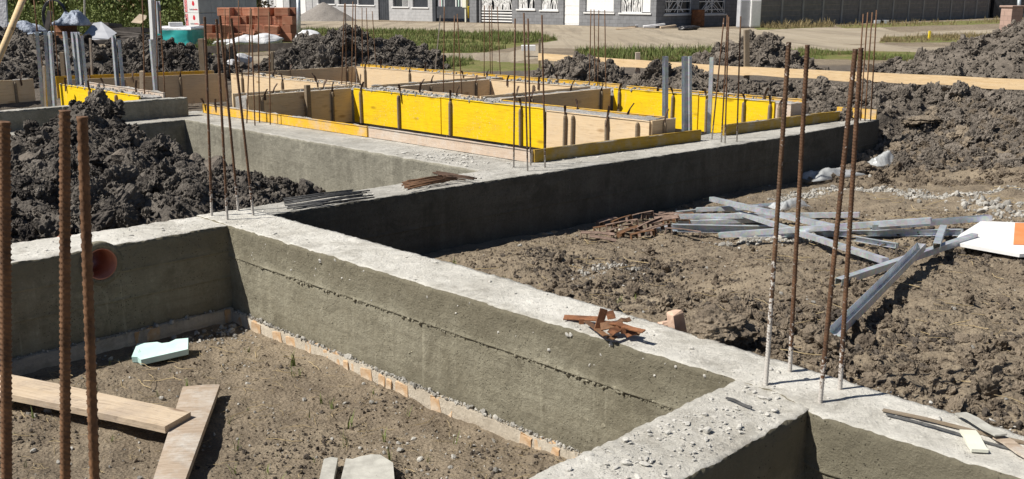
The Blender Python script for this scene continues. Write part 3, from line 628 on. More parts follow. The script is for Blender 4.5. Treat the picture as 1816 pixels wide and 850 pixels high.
# cross walls, near faces in shade
panel((7.36, 12.52), (9.08, 12.48), -.2, ZT, 'ply', 'shaded plywood panel left of the longest yellow wall', [.12, .8], [.15, .8], group=gF)
panel((7.36, 12.92), (9.5, 12.88), -.2, ZT+.005, 'ply', 'plywood panel backing the shaded one left of the yellow wall', [], [.3, .7], group=gF, slop=.4)
core('u', 12.58, 12.86, 7.36, 9.5, .27, 44)
st_ = MB().box(-.035, .035, -.03, .03, 0, .68, 0, .004).build('wood_post', 'stake'); st_.location = tuple(XY(8.28, 12.44, -.28)); st_.rotation_euler = (0, 0, R(45)); tag(st_, 'square wood post standing against the shaded plywood beside the yellow wall', 'post')
panel((9.55, 9.75), (11.84, 9.75), -.2, ZT, 'ply', 'shaded plywood cross panel meeting the right yellow wall', [.25, .9], [.25, .9], group=gF)
panel((9.55, 10.15), (11.84, 10.15), -.2, ZT+.005, 'ply', 'plywood panel backing the cross panel that meets the right yellow wall', [], [.3, .8], group=gF, slop=.4)
core('u', 9.80, 10.13, 9.5, 11.87, .27, 45)
panel((9.55, 12.2), (11.68, 12.2), -.2, ZT, 'ply', 'shaded plywood cross panel in the middle of the pit', [.4, .85], [.3, .85], group=gF)
panel((9.55, 12.6), (11.95, 12.6), -.2, ZT+.005, 'ply', 'plywood panel backing the middle cross panel', [], [.5], group=gF, slop=.4)
core('u', 12.25, 12.58, 9.5, 11.9, .27, 46)
panel((9.35, 16.4), (11.97, 16.3), -.2, ZT, 'ply', 'topmost shaded plywood panel in front of the dark earth heap', [.35, .93], [.2, .45, .93], group=gF)
panel((6.7, 17.1), (9.28, 16.5), -.2, ZT, 'ply', 'long brown shaded plywood panel at the far left below the heap', [.35, .7], [.4, .7], group=gF)
panel((6.7, 17.5), (9.28, 16.9), -.2, ZT+.03, 'yellow_worn', 'orange edged panel behind the long brown panel at the far left', [], [.2, .6], group=gF)
panel((9.3, 16.35), (9.3, 13.0), -.2, ZT, 'ply', 'lit plywood panel right of the long brown one at the far left', [.12, .5], [.12, .5, .8], group=gF, slop=.3)
panel((9.68, 16.2), (9.68, 13.0), -.2, ZT, 'ply', 'plywood panel backing the lit one at the far left', [], [.2, .6], group=gF, slop=.5)
core('v', 9.35, 9.65, 13.0, 16.3, .265, 47)
panel((6.30, 16.35), (6.30, 13.6), -.2, ZT, 'yellow', 'yellow formwork panel at the far left behind the grey upstand', [.42, .75], [.1, .42], group=gF, slop=.35)
panel((6.66, 16.35), (6.66, 13.6), -.2, ZT+.02, 'ply_bare', 'cement smeared panel backing the far left yellow one', [], [.3, .7], group=gF, slop=.7)
core('v', 6.35, 6.64, 13.6, 16.3, .27, 48)
panel((3.4, 17.4), (6.3, 17.4), -.3, ZT+.02, 'ply', 'plywood panel cut by the left edge of the picture', [.9], [.6, .93], group=gF, slop=.6)
# low edge boards on the beam tops
gE = 'low edge boards on the beams'
panel((7.22, 13.55), (7.32, 9.78), .0, .125, 'yellow_worn', 'low worn yellow edge board along the pitted beam', [], [.02, .1], .03, gE, .6, cat='edge board', name='edge_board')
panel((7.325, 9.75), (7.33, 7.06), .0, .125, 'ply_bare', 'low bare cement stained edge board below the bright yellow wall', [], [], .03, gE, .5, cat='edge board', name='edge_board')
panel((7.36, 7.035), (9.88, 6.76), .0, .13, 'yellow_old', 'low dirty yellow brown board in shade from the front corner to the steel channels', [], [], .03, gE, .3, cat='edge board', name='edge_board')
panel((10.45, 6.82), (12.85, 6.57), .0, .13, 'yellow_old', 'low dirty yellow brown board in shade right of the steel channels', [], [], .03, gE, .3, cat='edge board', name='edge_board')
panel((13.30, 6.85), (13.30, 6.27), .0, .13, 'yellow_worn', 'short orange yellow edge board at the right end of the shaded beam', [.35, .6], [], .03, gE, bh=.12, cat='edge board', name='edge_board')
# ------------------------------------------------------------------ reinforcing bars
def rebar(b, t, r, mat, label, group, ribs=0, bend=0.):
    b = Vector(b); t = Vector(t); d = t-b; L = d.length
    if ribs:
        n = int(L/ribs*6); k = 14; S = np.linspace(0, L, n); A = np.arange(k)*2*math.pi/k
        ph = S[:, None]/ribs*2*math.pi+A[None]*2
        rad = r*(1+.24*np.clip(np.cos(ph), 0, 1)**3*(np.abs(np.sin(A))[None] > .2)+.14*(np.abs(np.sin(A))[None] < .2))
        X = np.stack([rad*np.cos(A), rad*np.sin(A), np.repeat(S[:, None], k, 1)], -1); X[..., 0] += bend*np.sin(S/L*math.pi)[:, None]
        me = grid_mesh('rebar', X, True, True); bm = bmesh.new(); bm.from_mesh(me); bm.verts.ensure_lookup_table()
        bm.faces.new([bm.verts[(n-1)*k+i] for i in range(k)]); bm.to_mesh(me); bm.free(); o = new_obj('rebar', me, mat)
    else:
        mb = MB(); mb.tube([(bend*math.sin(q*math.pi), 0, L*q) for q in (0, .25, .5, .75, 1)], r, 6); o = mb.build('rebar', mat, None, True)
    o.location = b; o.rotation_euler = d.to_track_quat('Z', 'Y').to_euler(); return tag(o, label, 'rebar', group)
def bar_px(base, top, z, **kw):
    b = at(*base, z); return b-Vector((0, 0, .06)), atD(*top, b.y)
ORD = {3: ['leftmost', 'middle', 'rightmost'], 4: ['leftmost', 'second from left', 'third from left', 'rightmost']}
def cage(bars, z, r, mat, where, group, ribs=0, mats=None):
    order = sorted(range(len(bars)), key=lambda i: bars[i][0][0])
    for k, i in enumerate(order):
        b, t = bar_px(*bars[i], z)
        nm = ORD[len(bars)][k] if len(bars) in ORD else ['left', 'right'][k]
        rebar(b, t, r, mats[i] if mats else mat, f'{nm} of {["", "", "two", "three", "four"][len(bars)]} rusty bars {where}', group, ribs, random.uniform(-.01, .01) if not ribs else random.uniform(-.006, .006))
# three thick bars close to the camera, rising from the nearest beam
for (px0, px1, py1, nm, ri) in ((12, 8, 216, 'cut by the left edge of the picture', .011), (116, 115, 196, 'middle one of three at the left', .0125), (168, 146, 207, 'rightmost of three at the left', .02)):
    u_, zz_ = onV(px0, 850, 2.05); b = XY(u_, 2.05, 0); 
    r0 = ray(px0, 850); D = b.y; bb = atD(px0, 850, D); tt = atD(px1, py1, D); dr = (tt-bb)/(tt.z-bb.z); b0 = bb+dr*(-.05-bb.z)
    rebar(b0, tt, .0098, 'rust', 'thick ribbed rusty bar close up, '+nm, 'thick bars close to the camera', ri)
cage([((1358, 682), (1399, 75)), ((1401, 660), (1432, 80)), ((1454, 713), (1517, 87)), ((1490, 692), (1527, 85))], 0, .0092, None, 'rising from the beam junction at the lower right', 'bars at the lower right junction', .0135, ['rust_splash_high', 'rust_splash', 'rust_splash', 'rust_splash'])
cage([((375, 383), (363, 30)), ((403, 390), (384, 34)), ((423, 373), (390, 28)), ((450, 382), (410, 33))], 0, .0092, 'rust_splash', 'rising from the beam corner left of centre', 'bars at the beam corner', .014)
cage([((911, 297), (913.5, 33)), ((936, 303), (929, 23)), ((941.5, 293), (936.5, 33)), ((967, 297), (961, 27))], 0, .0095, 'rust_splash', 'at the foremost corner of the yellow formwork', 'bars at the formwork corner')
cage([((437, 218), (444, 14)), ((452, 222), (445.5, 16)), ((460, 217), (458, 13)), ((479, 220), (477, 21))], 0, .0085, 'rust', 'in front of the low worn yellow board', 'bars before the yellow edge board')
cage([((605, 158), (611, 7)), ((614, 158), (612.5, 6)), ((623, 159), (626, 3)), ((631, 157), (630, 8))], .2, .0085, 'rust', 'at the left end of the longest yellow wall', 'bars at the left end of the yellow wall')
cage([((643, 128), (642, 14)), ((655, 128), (649.5, 14)), ((668, 126), (660, 20))], .2, .0085, 'rust', 'in front of the tallest dark earth heap', 'bars before the tall heap')
cage([((786, 176), (788, 12)), ((804, 177), (806, 28)), ((820, 178), (811, 25))], .2, .0085, 'rust', 'behind the middle of the longest yellow wall', 'bars behind the yellow wall')
cage([((858.5, 142), (859, 10)), ((870, 142), (867.5, 10)), ((873, 143), (872, 10)), ((888, 143), (882, 12))], .2, .0085, 'rust', 'standing before the white ornamental gate', 'bars before the gate')
cage([((1045, 160), (1048, 17)), ((1055.5, 158), (1053.5, 17)), ((1060, 159), (1062, 18)), ((1075, 165), (1072.5, 18))], .2, .0085, 'rust', 'behind the left end of the right yellow wall', 'bars behind the right yellow wall')
cage([((1262, 247), (1284, 32)), ((1279, 252), (1290, 27)), ((1286, 254), (1292.5, 30)), ((1307, 251), (1313.5, 29))], 0, .0088, 'rust_splash', 'in the gap of the low brown boards', 'bars in the board gap')
cage([((1519, 215), (1531, 25)), ((1526, 214), (1539, 22)), ((1534, 214), (1547, 22)), ((1544, 213), (1554.5, 18))], 0, .0088, 'rust', 'at the right end of the shaded beam', 'bars at the right end')
cage([((400, 131), (399, 16)), ((407, 130), (407, 15)), ((424, 133), (423, -4))], .2, .0085, 'rust', 'seen against the red brick stack', 'bars before the brick stack')
cage([((80, 148), (57, -20)), ((74, 150), (59, -22)), ((98, 146), (87, -20)), ((104, 147), (91, -22))], .2, .0085, 'rust', 'among the steel channels at the far left', 'bars at the far left')
cage([((256, 176), (252, -20)), ((280, 165), (275, -20)), ((293, 177), (284, 20))], .2, .0085, 'rust', 'right of the far left yellow panel', 'bars by the far left panel')
# ------------------------------------------------------------------ galvanised channels
def chan(wd, dp, t=.002, lip=.008):
    a, b = wd/2, dp/2
    return [(-a, b), (-a, -b), (a, -b), (a, b), (a-t, b), (a-t, -b+t), (-a+t, -b+t), (-a+t, b)]
def ctube(wd, dp, t=.002): return None
def stud(p0, p1, wd, dp, label, group, rot=0., mat='zinc', name='steel_channel', cat='steel channel', fold=False):
    p0 = Vector(p0); p1 = Vector(p1); d = p1-p0; L = d.length; mb = MB()
    prof = chan(wd, dp); n = 6; k = random.uniform(-.004, .004)
    mb.sweep([(k*math.sin(q*math.pi/n), 0, L*q/n) for q in range(n+1)], prof, up=Vector((0, 1, 0)))
    o = mb.build(name, mat); o.location = p0; q = d.to_track_quat('Z', 'Y'); o.rotation_mode = 'QUATERNION'
    from mathutils import Quaternion
    o.rotation_quaternion = q@Quaternion((0, 0, 1), rot)
    if fold:   # lipped end of the channel
        e = MB(); e.box(-wd/2+.003, wd/2-.003, -dp/2+.003, dp/2-.006, L-.004, L+.004).build('bent_end', mat, o)
    return tag(o, label, cat, group)
gS = 'upright steel channels'
for base, top, z, wd, rz, lab in (
    ((76, 196), (65.5, 56), -.1, .075, .3, 'grey steel channel standing nearest the left edge'),
    ((88, 193), (80, 56), -.1, .06, .3, 'grey steel channel, left of the pair at the far left'), ((96, 193), (88, 58), -.1, .05, 1.2, 'grey steel channel, right of the pair at the far left'),
    ((125, 158), (114.5, 56), .2, .05, -.6, 'single thin bright channel before the far left heap'),
    ((139, 158), (129, 57), .2, .045, -.5, 'bright channel, left of the three close together'), ((146, 159), (137, 57), .2, .045, -.5, 'bright channel, middle of the three close together'), ((157, 186), (145, 64), .0, .055, .4, 'duller channel, right of the three close together'),
    ((209, 158), (201, 63), .2, .055, -.6, 'taller channel of the pair over the far left yellow panel'), ((221, 182), (211, 71), .0, .05, .5, 'shorter channel of the pair over the far left yellow panel'),
    ((277, 172), (268, 70), .1, .055, -.6, 'lone channel beside the low far heap at the left'),
    ((1180, 232), (1180, 100), .05, .075, .3, 'leftmost of the upright channels on the right'), ((1215, 218), (1214, 100), .1, .07, .3, 'upright channel on the right, left of the touching pair'), ((1224, 218), (1222, 100), .1, .06, -.7, 'upright channel on the right, right of the touching pair'),
    ((1258, 214), (1262.5, 102), .15, .075, -.3, 'rightmost of the upright channels, with a slot near its top')):
    b = at(*base, z); t = atD(*top, b.y); o = stud(b-Vector((0, 0, .2)), t, wd, .045, lab, gS, rz+math.pi)
    if 'slot' in lab: MB().box(-.012, .012, .024, .0262, -.05, -.025).build('slot', 'black', o).location = (0, -.045, (t-b).length+.17)
def gpt(px, py, dz=0., it=8):
    """point on the real ground under a pixel"""
    z = -.4
    for _ in range(it): p = at(px, py, z); z = .5*z+.5*(gz(p.x, p.y)+dz)
    p = at(px, py, z); return p
gL = 'steel channels lying on the earth'
def lying(a, b, dz0, dz1, wd, dp, rot, lab, fold=True):
    return stud(gpt(*a, dz0), gpt(*b, dz1), wd, dp, lab, gL, rot, fold=fold)
UPR = 0.
LY = [((1262, 353), (1478, 403), .16, .14, .055, .045, 3.14, 'lying channel on top of the pile, its raised end at the upper left'),
 ((1308, 377), (1570, 463), .09, .06, .055, .04, 3.14, 'lying channel slanting down to the lower right, closed side up'),
 ((1196, 384), (1524, 381), .06, .06, .05, .045, 3.14, 'straight lying channel along the back of the pile'),
 ((1192, 404), (1376, 407), .03, .03, .07, .055, 1.57, 'deep grey channel at the left front of the pile, hollow side to the front'),
 ((1300, 416), (1706, 412), .07, .08, .05, .045, 1.57, 'long dark sided channel below the middle of the pile'),
 ((1276, 417), (1651, 391), .1, .15, .055, .045, 3.14, 'long bright channel crossing the pile from left to right'),
 ((1545, 403), (1757, 386), .12, .12, .05, .045, 0, 'channel slid into the long bright one, reaching towards the white board'),
 ((1487, 500), (1729, 419), .07, .11, .05, .045, 3.14, 'closed topped channel lying below the pile towards the white board'),
 ((1482, 588), (1634, 437), .10, .16, .06, .05, 0, 'open channel lying apart in front, hollow side up'),
 ((1661, 437), (1673, 404), .14, .12, .05, .045, 3.14, 'short stub of channel resting across the others near the white board'),
 ((1515, 423), (1590, 436), .06, .05, .04, .035, 1.57, 'short dark channel end poking out at the right of the pile'),
 ((1141, 414), (1196, 400), .02, .04, .05, .03, 3.14, 'flat channel tip poking out at the left of the pile'),
 ((1200, 378), (1300, 367), .04, .05, .04, .035, 3.14, 'thin channel among the rear left ones'),
 ((1235, 372), (1345, 368), .08, .08, .05, .04, 3.14, 'short pale channel at the very back of the pile'),
 ((1200, 395), (1345, 391), .05, .05, .045, .04, 3.14, 'channel sandwiched in the left middle of the pile'),
 ((1280, 372), (1400, 362), .03, .05, .05, .04, .5, 'crumpled channel at the back near the shaded beam')]
for q in LY: lying(*q)
# rusty wall clamps: bent U irons heaped beside the channels
def clamp_mesh(seed):
    r = random.Random(seed); mb = MB(); L = r.uniform(.22, .34); wd = .05; hgt = .055; t = .005
    mb.sweep([(0, 0, 0), (L*.5, r.uniform(-.008, .008), .004), (L, 0, 0)], [(-wd/2, -t/2), (wd/2, -t/2), (wd/2, t/2), (-wd/2, t/2)])
    for x in (.005, L-.005): mb.box(x-t/2, x+t/2, -wd/2, wd/2, -hgt, -t/2)
    mb.box(.06, .065, -wd/2, wd/2, -hgt*.9, -t/2)
    me = bpy.data.meshes.new('iron_clamp'); me.from_pydata(mb.v, [], mb.f); me.update(); me.materials.append(M['rust_pale' if r.random() < .6 else 'rust']); return me
CLM = [clamp_mesh(i) for i in range(7)]
for i, (px, py, dz) in enumerate([(1030, 412, .06), (1052, 404, .07), (1078, 410, .05), (1046, 418, .05), (1100, 402, .07), (1097, 414, .05), (1120, 393, .08), (1128, 404, .06), (1118, 416, .05), (1148, 396, .09), (1152, 408, .05), (1160, 386, .08), (1175, 392, .1), (1110, 385, .06), (1140, 380, .07), (1085, 393, .06), (1180, 404, .06), (1060, 394, .05), (1168, 378, .06), (1195, 385, .07), (1132, 412, .04), (1074, 399, .09)]):
    o = bpy.data.objects.new('iron_clamp', CLM[i % 7]); COL.objects.link(o); o.location = gpt(px, py, dz)
    o.rotation_euler = (random.uniform(-.35, .35), random.uniform(-.2, .2), R(random.uniform(-10, 45))); tag(o, 'rusty bent iron clamp in the heap left of the lying steel channels', 'iron clamp', 'iron clamps heaped by the shaded beam')
# rusty scrap on the lit beam
sc0 = at(1068, 578, 0)
SCR = [((1000, 563), (1062, 566), .02, .035, 'long flat rusty iron pointing left in the scrap on the lit beam'), ((1060, 588), (1071, 548), .16, .04, 'upright rusty blade standing out of the scrap on the lit beam'),
 ((1085, 566), (1080, 552), .12, .045, 'short broad rusty plate standing at the back of the scrap'), ((1040, 570), (1075, 596), .03, .03, 'dark flat iron across the front left of the scrap'), ((1070, 572), (1142, 588), .06, .03, 'long rusty iron reaching right over the scrap'),
 ((1065, 580), (1105, 576), .05, .05, 'broad rusty plate in the middle of the scrap'), ((1082, 592), (1098, 582), .05, .035, 'orange rusty bracket at the front of the scrap'), ((1110, 595), (1128, 588), .03, .03, 'small bent rusty bracket at the right of the scrap'), ((1095, 574), (1118, 566), .05, .025, 'grey flat iron tip at the back right of the scrap'), ((1085, 585), (1135, 592), .02, .03, 'rusty strap lying low under the scrap'), ((1078, 598), (1092, 600), .02, .03, 'small rusty foot at the lower edge of the scrap')]
for i, (a, b, zz, wd, lab) in enumerate(SCR):
    if zz > .1: p = at(*a, .02); q = atD(*b, p.y+.03)
    else: p = at(*a, zz); q = at(*b, zz+random.uniform(-.01, .02))
    mb = MB(); d = q-p; L = d.length; mid = (p+q)/2
    mb.sweep([p-mid, (p-mid)*.3+Vector((0, 0, random.uniform(0, .012))), (q-mid)*.4, q-mid], [(-wd/2, -.003), (wd/2, -.003), (wd/2, .003), (-wd/2, .003)], up=Vector((.2, -.5, 1)) if zz < .1 else Vector((.3, -1, .1)))
    if i in (0, 4, 5): mb.box(-.012, .012, -wd/2-.004, wd/2+.004, -.03, .0)
    o = mb.build('scrap_iron', 'rust_orange' if i in (0, 1, 2, 4, 6, 7) else 'rust'); o.location = mid; tag(o, lab, 'scrap iron', 'rusty scrap on the lit beam')
# bundles of rods on the shaded beam
def rods(a, b, n, sp, mat, lab, grp, r=.006):
    for i in range(n):
        t = i/(n-1)-.5; p = at(a[0]+random.uniform(-10, 10), a[1]+sp*t*1.3, .012+.02*random.random()); q = at(b[0]+random.uniform(-25, 25), b[1]+sp*t, .012+.045*random.random())
        mid = (p+q)/2; mb = MB(); mb.tube([p-mid, (q-p)*.1+Vector((0, 0, .004)), q-mid], r, 6); o = mb.build('short_rod', mat, None, True); o.location = mid; tag(o, lab, 'rod', grp)
rods((512, 362), (640, 344), 13, 14, 'iron', 'dark grey straight rod in the bundle lying on the beam left of centre', 'grey rods on the beam')
rods((722, 328), (790, 316), 10, 11, 'rust', 'short rusty rod in the bundle lying on the beam by the pitted wall', 'rusty rods on the beam', .0075)
rods((775, 309), (838, 316), 6, 7, 'rust_dark', 'dark rod at the right end of the rusty bundle on the beam', 'dark rods on the beam', .0075)
# ------------------------------------------------------------------ planks and loose things in the front room
def plank(corners, th, mat, label, name='plank', cat='plank', seed=0, jag=0.):
    """corners: four points of the top, going round"""
    c = [Vector(p) for p in corners]; mid = sum(c, Vector())/4; ex = ((c[1]-c[0])+(c[2]-c[3])).normalized(); ey = ((c[3]-c[0])+(c[2]-c[1])); ez = ex.cross(ey).normalized()
    if ez.z < 0: ez = -ez
    ey = ez.cross(ex); Mx = Matrix((ex, ey, ez)).transposed(); inv = Mx.transposed(); lc = [inv@(p-mid) for p in c]; r = random.Random(seed); n = 24; vs_ = []
    for i in range(n+1):
        t = i/n; a = lc[0].lerp(lc[1], t); b = lc[3].lerp(lc[2], t)
        for p, z, k in ((a, 0, 0), (a, -th, 0), (b, -th, 0), (b, 0, 0)): vs_.append((p.x, p.y+r.uniform(-1, 1)*.0015, p.z+z+.004*math.sin(t*3)))
    fs = []
    for i in range(n):
        for j in range(4): fs.append((i*4+j, i*4+(j+1) % 4, i*4+4+(j+1) % 4, i*4+4+j))
    fs += [(3, 2, 1, 0), tuple(n*4+j for j in range(4))]; mb = MB(); mb.add(vs_, fs); me_o = mb.build(name, mat); bm = bmesh.new(); bm.from_mesh(me_o.data); bmesh.ops.recalc_face_normals(bm, faces=bm.faces); bm.to_mesh(me_o.data); bm.free()
    o = me_o; o.location = mid; o.rotation_euler = Mx.to_euler(); return tag(o, label, cat)
zg = -.69
plank([at(-60, 648, -.63), at(338, 731, -.605), at(292, 757, -.605), at(-60, 684, -.63)], .04, 'plank', 'thick pale plank lying across another in the front pit', seed=1)
plank([at(324, 686, -.655), at(390, 682, -.655), at(318, 880, -.62), at(262, 880, -.62)], .035, 'plank_grey', 'weathered split plank lying under the pale one in the front pit', seed=2)
fo = gpt(287, 636); mb = MB()
mb.add([(-.16, -.06, .0), (-.15, .085, 0), (-.03, .08, 0), (.0, .058, 0), (.045, .06, 0), (.08, .088, 0), (.155, .085, 0), (.165, -.045, 0), (-.10, -.105, 0), (-.125, -.07, 0)], []); n = 10
mb.v = [(x, y, z) for z in (0, .04) for x, y, _ in mb.v[:10]]; mb.f = [tuple(range(9, -1, -1)), tuple(range(10, 20))]+[(i, (i+1) % n, n+(i+1) % n, n+i) for i in range(n)]; mb.mi = [0]*len(mb.f)
o = mb.build('foam_board', 'foam_teal'); o.location = fo+Vector((0, 0, .035)); o.scale = (1.1, 1.35, 1); o.rotation_euler = (.12, -.05, R(12)); tag(o, 'broken pale turquoise foam board offcut lying on the earth', 'foam board')
p = gpt(628, 840); mb = MB()
mb.add([(-.16, -.2, 0), (-.09, -.2, 0), (-.09, .09, 0), (-.125, .10, 0), (-.16, .08, 0), (-.16, -.2, .04), (-.09, -.2, .04), (-.09, .09, .04), (-.125, .10, .04), (-.16, .08, .04)], [(4, 3, 2, 1, 0), (5, 6, 7, 8, 9)]+[(i, (i+1) % 5, 5+(i+1) % 5, 5+i) for i in range(5)])
o = mb.build('fibre_cement_piece', 'fibre'); o.location = p; o.rotation_euler = (.05, .03, R(4)); tag(o, 'narrow grey slab piece at the bottom edge, left of the larger one', 'slab piece')
mb = MB(); pts_ = [(-.05, -.2), (.22, -.2), (.2, .0), (.13, .09), (.08, .1), (.02, .08), (-.01, .06), (-.045, .07)]
mb.add([(x, y, z) for z in (0, .045) for x, y in pts_], [tuple(range(7, -1, -1)), tuple(range(8, 16))]+[(i, (i+1) % 8, 8+(i+1) % 8, 8+i) for i in range(8)])
o = mb.build('fibre_cement_piece', 'fibre'); o.location = p+Vector((0, 0, .005)); o.rotation_euler = (.06, -.03, R(3)); tag(o, 'larger broken grey slab piece at the bottom edge of the front pit', 'slab piece')
# white foam board with an orange corner
zw = max(gpt(*q, .05).z for q in ((1702, 418), (1740, 394), (1830, 398), (1808, 453), (1760, 420)))+.01; pa = [at(*q, zw) for q in ((1702, 418), (1740, 394), (1830, 398), (1840, 452), (1808, 453), (1690, 432))]
zb_ = max(q.z for q in pa); mid = sum(pa, Vector())/6; mb = MB(); pl_ = [(q-mid) for q in pa]
mb.add([(q.x, q.y, z) for z in (-.015, .01) for q in pl_], [tuple(range(6)), tuple(range(11, 5, -1))]+[(i, (i+1) % 6, 6+(i+1) % 6, 6+i) for i in range(6)])
wb = mb.build('foam_sheet', 'white'); wb.location = mid; bm = bmesh.new(); bm.from_mesh(wb.data); bmesh.ops.recalc_face_normals(bm, faces=bm.faces); bm.to_mesh(wb.data); bm.free()
tag(wb, 'white board with an orange corner lying at the right edge', 'board')
qa = [at(1800, 396, mid.z+.0125)-mid, at(1835, 397, mid.z+.0125)-mid, at(1835, 435, mid.z+.0125)-mid, at(1797, 434, mid.z+.0125)-mid]
mb = MB(); mb.add([tuple(q) for q in qa]+[(q.x, q.y, q.z+.004) for q in qa], [(4, 5, 6, 7), (0, 1, 5, 4), (1, 2, 6, 5), (2, 3, 7, 6), (3, 0, 4, 7)]); ob = mb.build('orange_patch', 'orange', wb); ob['label'] = 'orange rectangle at the end of the white board'
# strips on the lit beam at the lower right
def strip(a, b, z0, z1, wd, th, mat, lab, name, cat):
    p = at(*a, z0); q = at(*b, z1); mid = (p+q)/2; mb = MB(); k = Vector((0, 0, .004))
    mb.sweep([p-mid, (p-mid)*.4+k, (q-mid)*.4-k*.5, q-mid], [(-wd/2, -th/2), (wd/2, -th/2), (wd/2, th/2), (-wd/2, th/2)]); o = mb.build(name, mat); o.location = mid; return tag(o, lab, cat)
strip((1566, 727), (1830, 788), .009, .009, .022, .006, 'stake', 'dark flat lath, upper of two along the beam at the lower right', 'lath', 'lath')
strip((1572, 735), (1830, 806), .008, .01, .011, .006, 'iron', 'thin dark lath, lower of two along the beam at the lower right', 'lath', 'lath')
strip((1716, 765), (1738, 800), .022, .012, .06, .012, 'creambox', 'pale yellowish flat offcut lying under the laths at the lower right', 'wood_offcut', 'offcut')
strip((1704, 733), (1775, 772), .02, .04, .05, .006, 'fibre', 'grey flat strip slanting off the beam at the lower right', 'flat_strip', 'strip')
strip((1770, 775), (1830, 812), .02, .012, .05, .008, 'plank_grey', 'greyish curled strip cut by the right edge at the lower right', 'flat_strip', 'strip')
strip((1288, 706), (1333, 723), .008, .008, .01, .008, 'iron', 'short dark nail like rod lying on the nearest beam junction', 'short_rod', 'rod')
for (px, py, h_, w_, lab) in ((1199, 590, .13, .07, 'upright pale broken brick at the edge of the lit beam'), (1177, 580, .04, .07, 'small pale brick piece beside the upright broken brick')):
    b = at(px, py-2, -.03) ; o = MB().box(-w_/2, w_/2, -.03, .03, 0, h_, 0, .012).build('broken_brick', 'brick_pale', None, False, .006); o.location = b+Vector((.02, .06, -.04)); o.rotation_euler = (-.1, -.12, .4); tag(o, lab, 'brick piece')
# cracked clay lump by the lit beam
def clay(px, py, dz, s, seed, mat, lab, rz=0., squash=(1, 1, 1)):
    me = lump(seed, 5, 9, .12, .6, .35); o = new_obj('clay_lump', me, mat); o.location = gpt(px, py, dz); o.scale = (s*squash[0], s*squash[1], s*squash[2]); o.rotation_euler = (0, 0, rz); return tag(o, lab, 'clay lump', 'large clay lumps')
clay(1272, 585, .12, .19, 205, 'soil', 'big cracked clay lump beside the lit beam near the broken brick', .6)
clay(1440, 318, .03, .13, 206, 'soil', 'large clay lump at the far right end of the shaded beam', 1., (1.3, 1, .7)); clay(1530, 300, .04, .2, 207, 'soil', 'broad clay slab under the bank at the right end', .3, (1.5, 1, .6))
clay(1640, 215, -.06, .24, 208, 'soil', 'wide cracked clay slab on the bank behind the formwork', .5, (1.6, 1, .5)); clay(1690, 245, .02, .2, 209, 'soil', 'clay lump in the middle of the right bank', .2, (1.4, 1, .7))
# clear film at the end of the shaded beam
def sheet(name, cx_, cy_, z, L, W, rz, amp, mat, lab, cat, seed, n=40):
    a = np.linspace(-L/2, L/2, n); b = np.linspace(-W/2, W/2, n//2); A, B = np.meshgrid(a, b, indexing='ij')
    Z = amp*(.55+.9*fbm(A*1.6/L+seed, B*1.6/W, None, 2, seed, .45)-.5*np.abs(fbm(A*4/L+seed, B*2.5/W, None, 4, seed+1, .55))); e = np.maximum(np.abs(A)/(L/2), np.abs(B)/(W/2)); Z = Z*(1-e**3)-.01
    A = A+.12*L*fbm(A*2/L, B*2/L, None, 3, seed+3); B = B+.2*W*fbm(A*2/L+5, B*2/L, None, 3, seed+4)
    o = new_obj(name, grid_mesh(name, np.stack([A, B, Z], -1)), mat); o.location = (cx_, cy_, z); o.rotation_euler = (0, 0, rz); so = o.modifiers.new('thickness', 'SOLIDIFY'); so.thickness = .004
    return tag(o, lab, cat)
for px, py, L, W, lab, sd_ in ((1475, 312, .9, .3, 'crumpled clear film at the foot of the shaded beam near its right end', 3), (1565, 290, .5, .25, 'arched scrap of clear film at the right end of the shaded beam', 4), (1400, 366, .45, .2, 'pale blue film scrap behind the lying channels', 8)):
    q = gpt(px, py, .03); sheet('plastic_film', q.x, q.y, q.z, L, W, .5, .16, 'film', lab, 'plastic film', sd_)
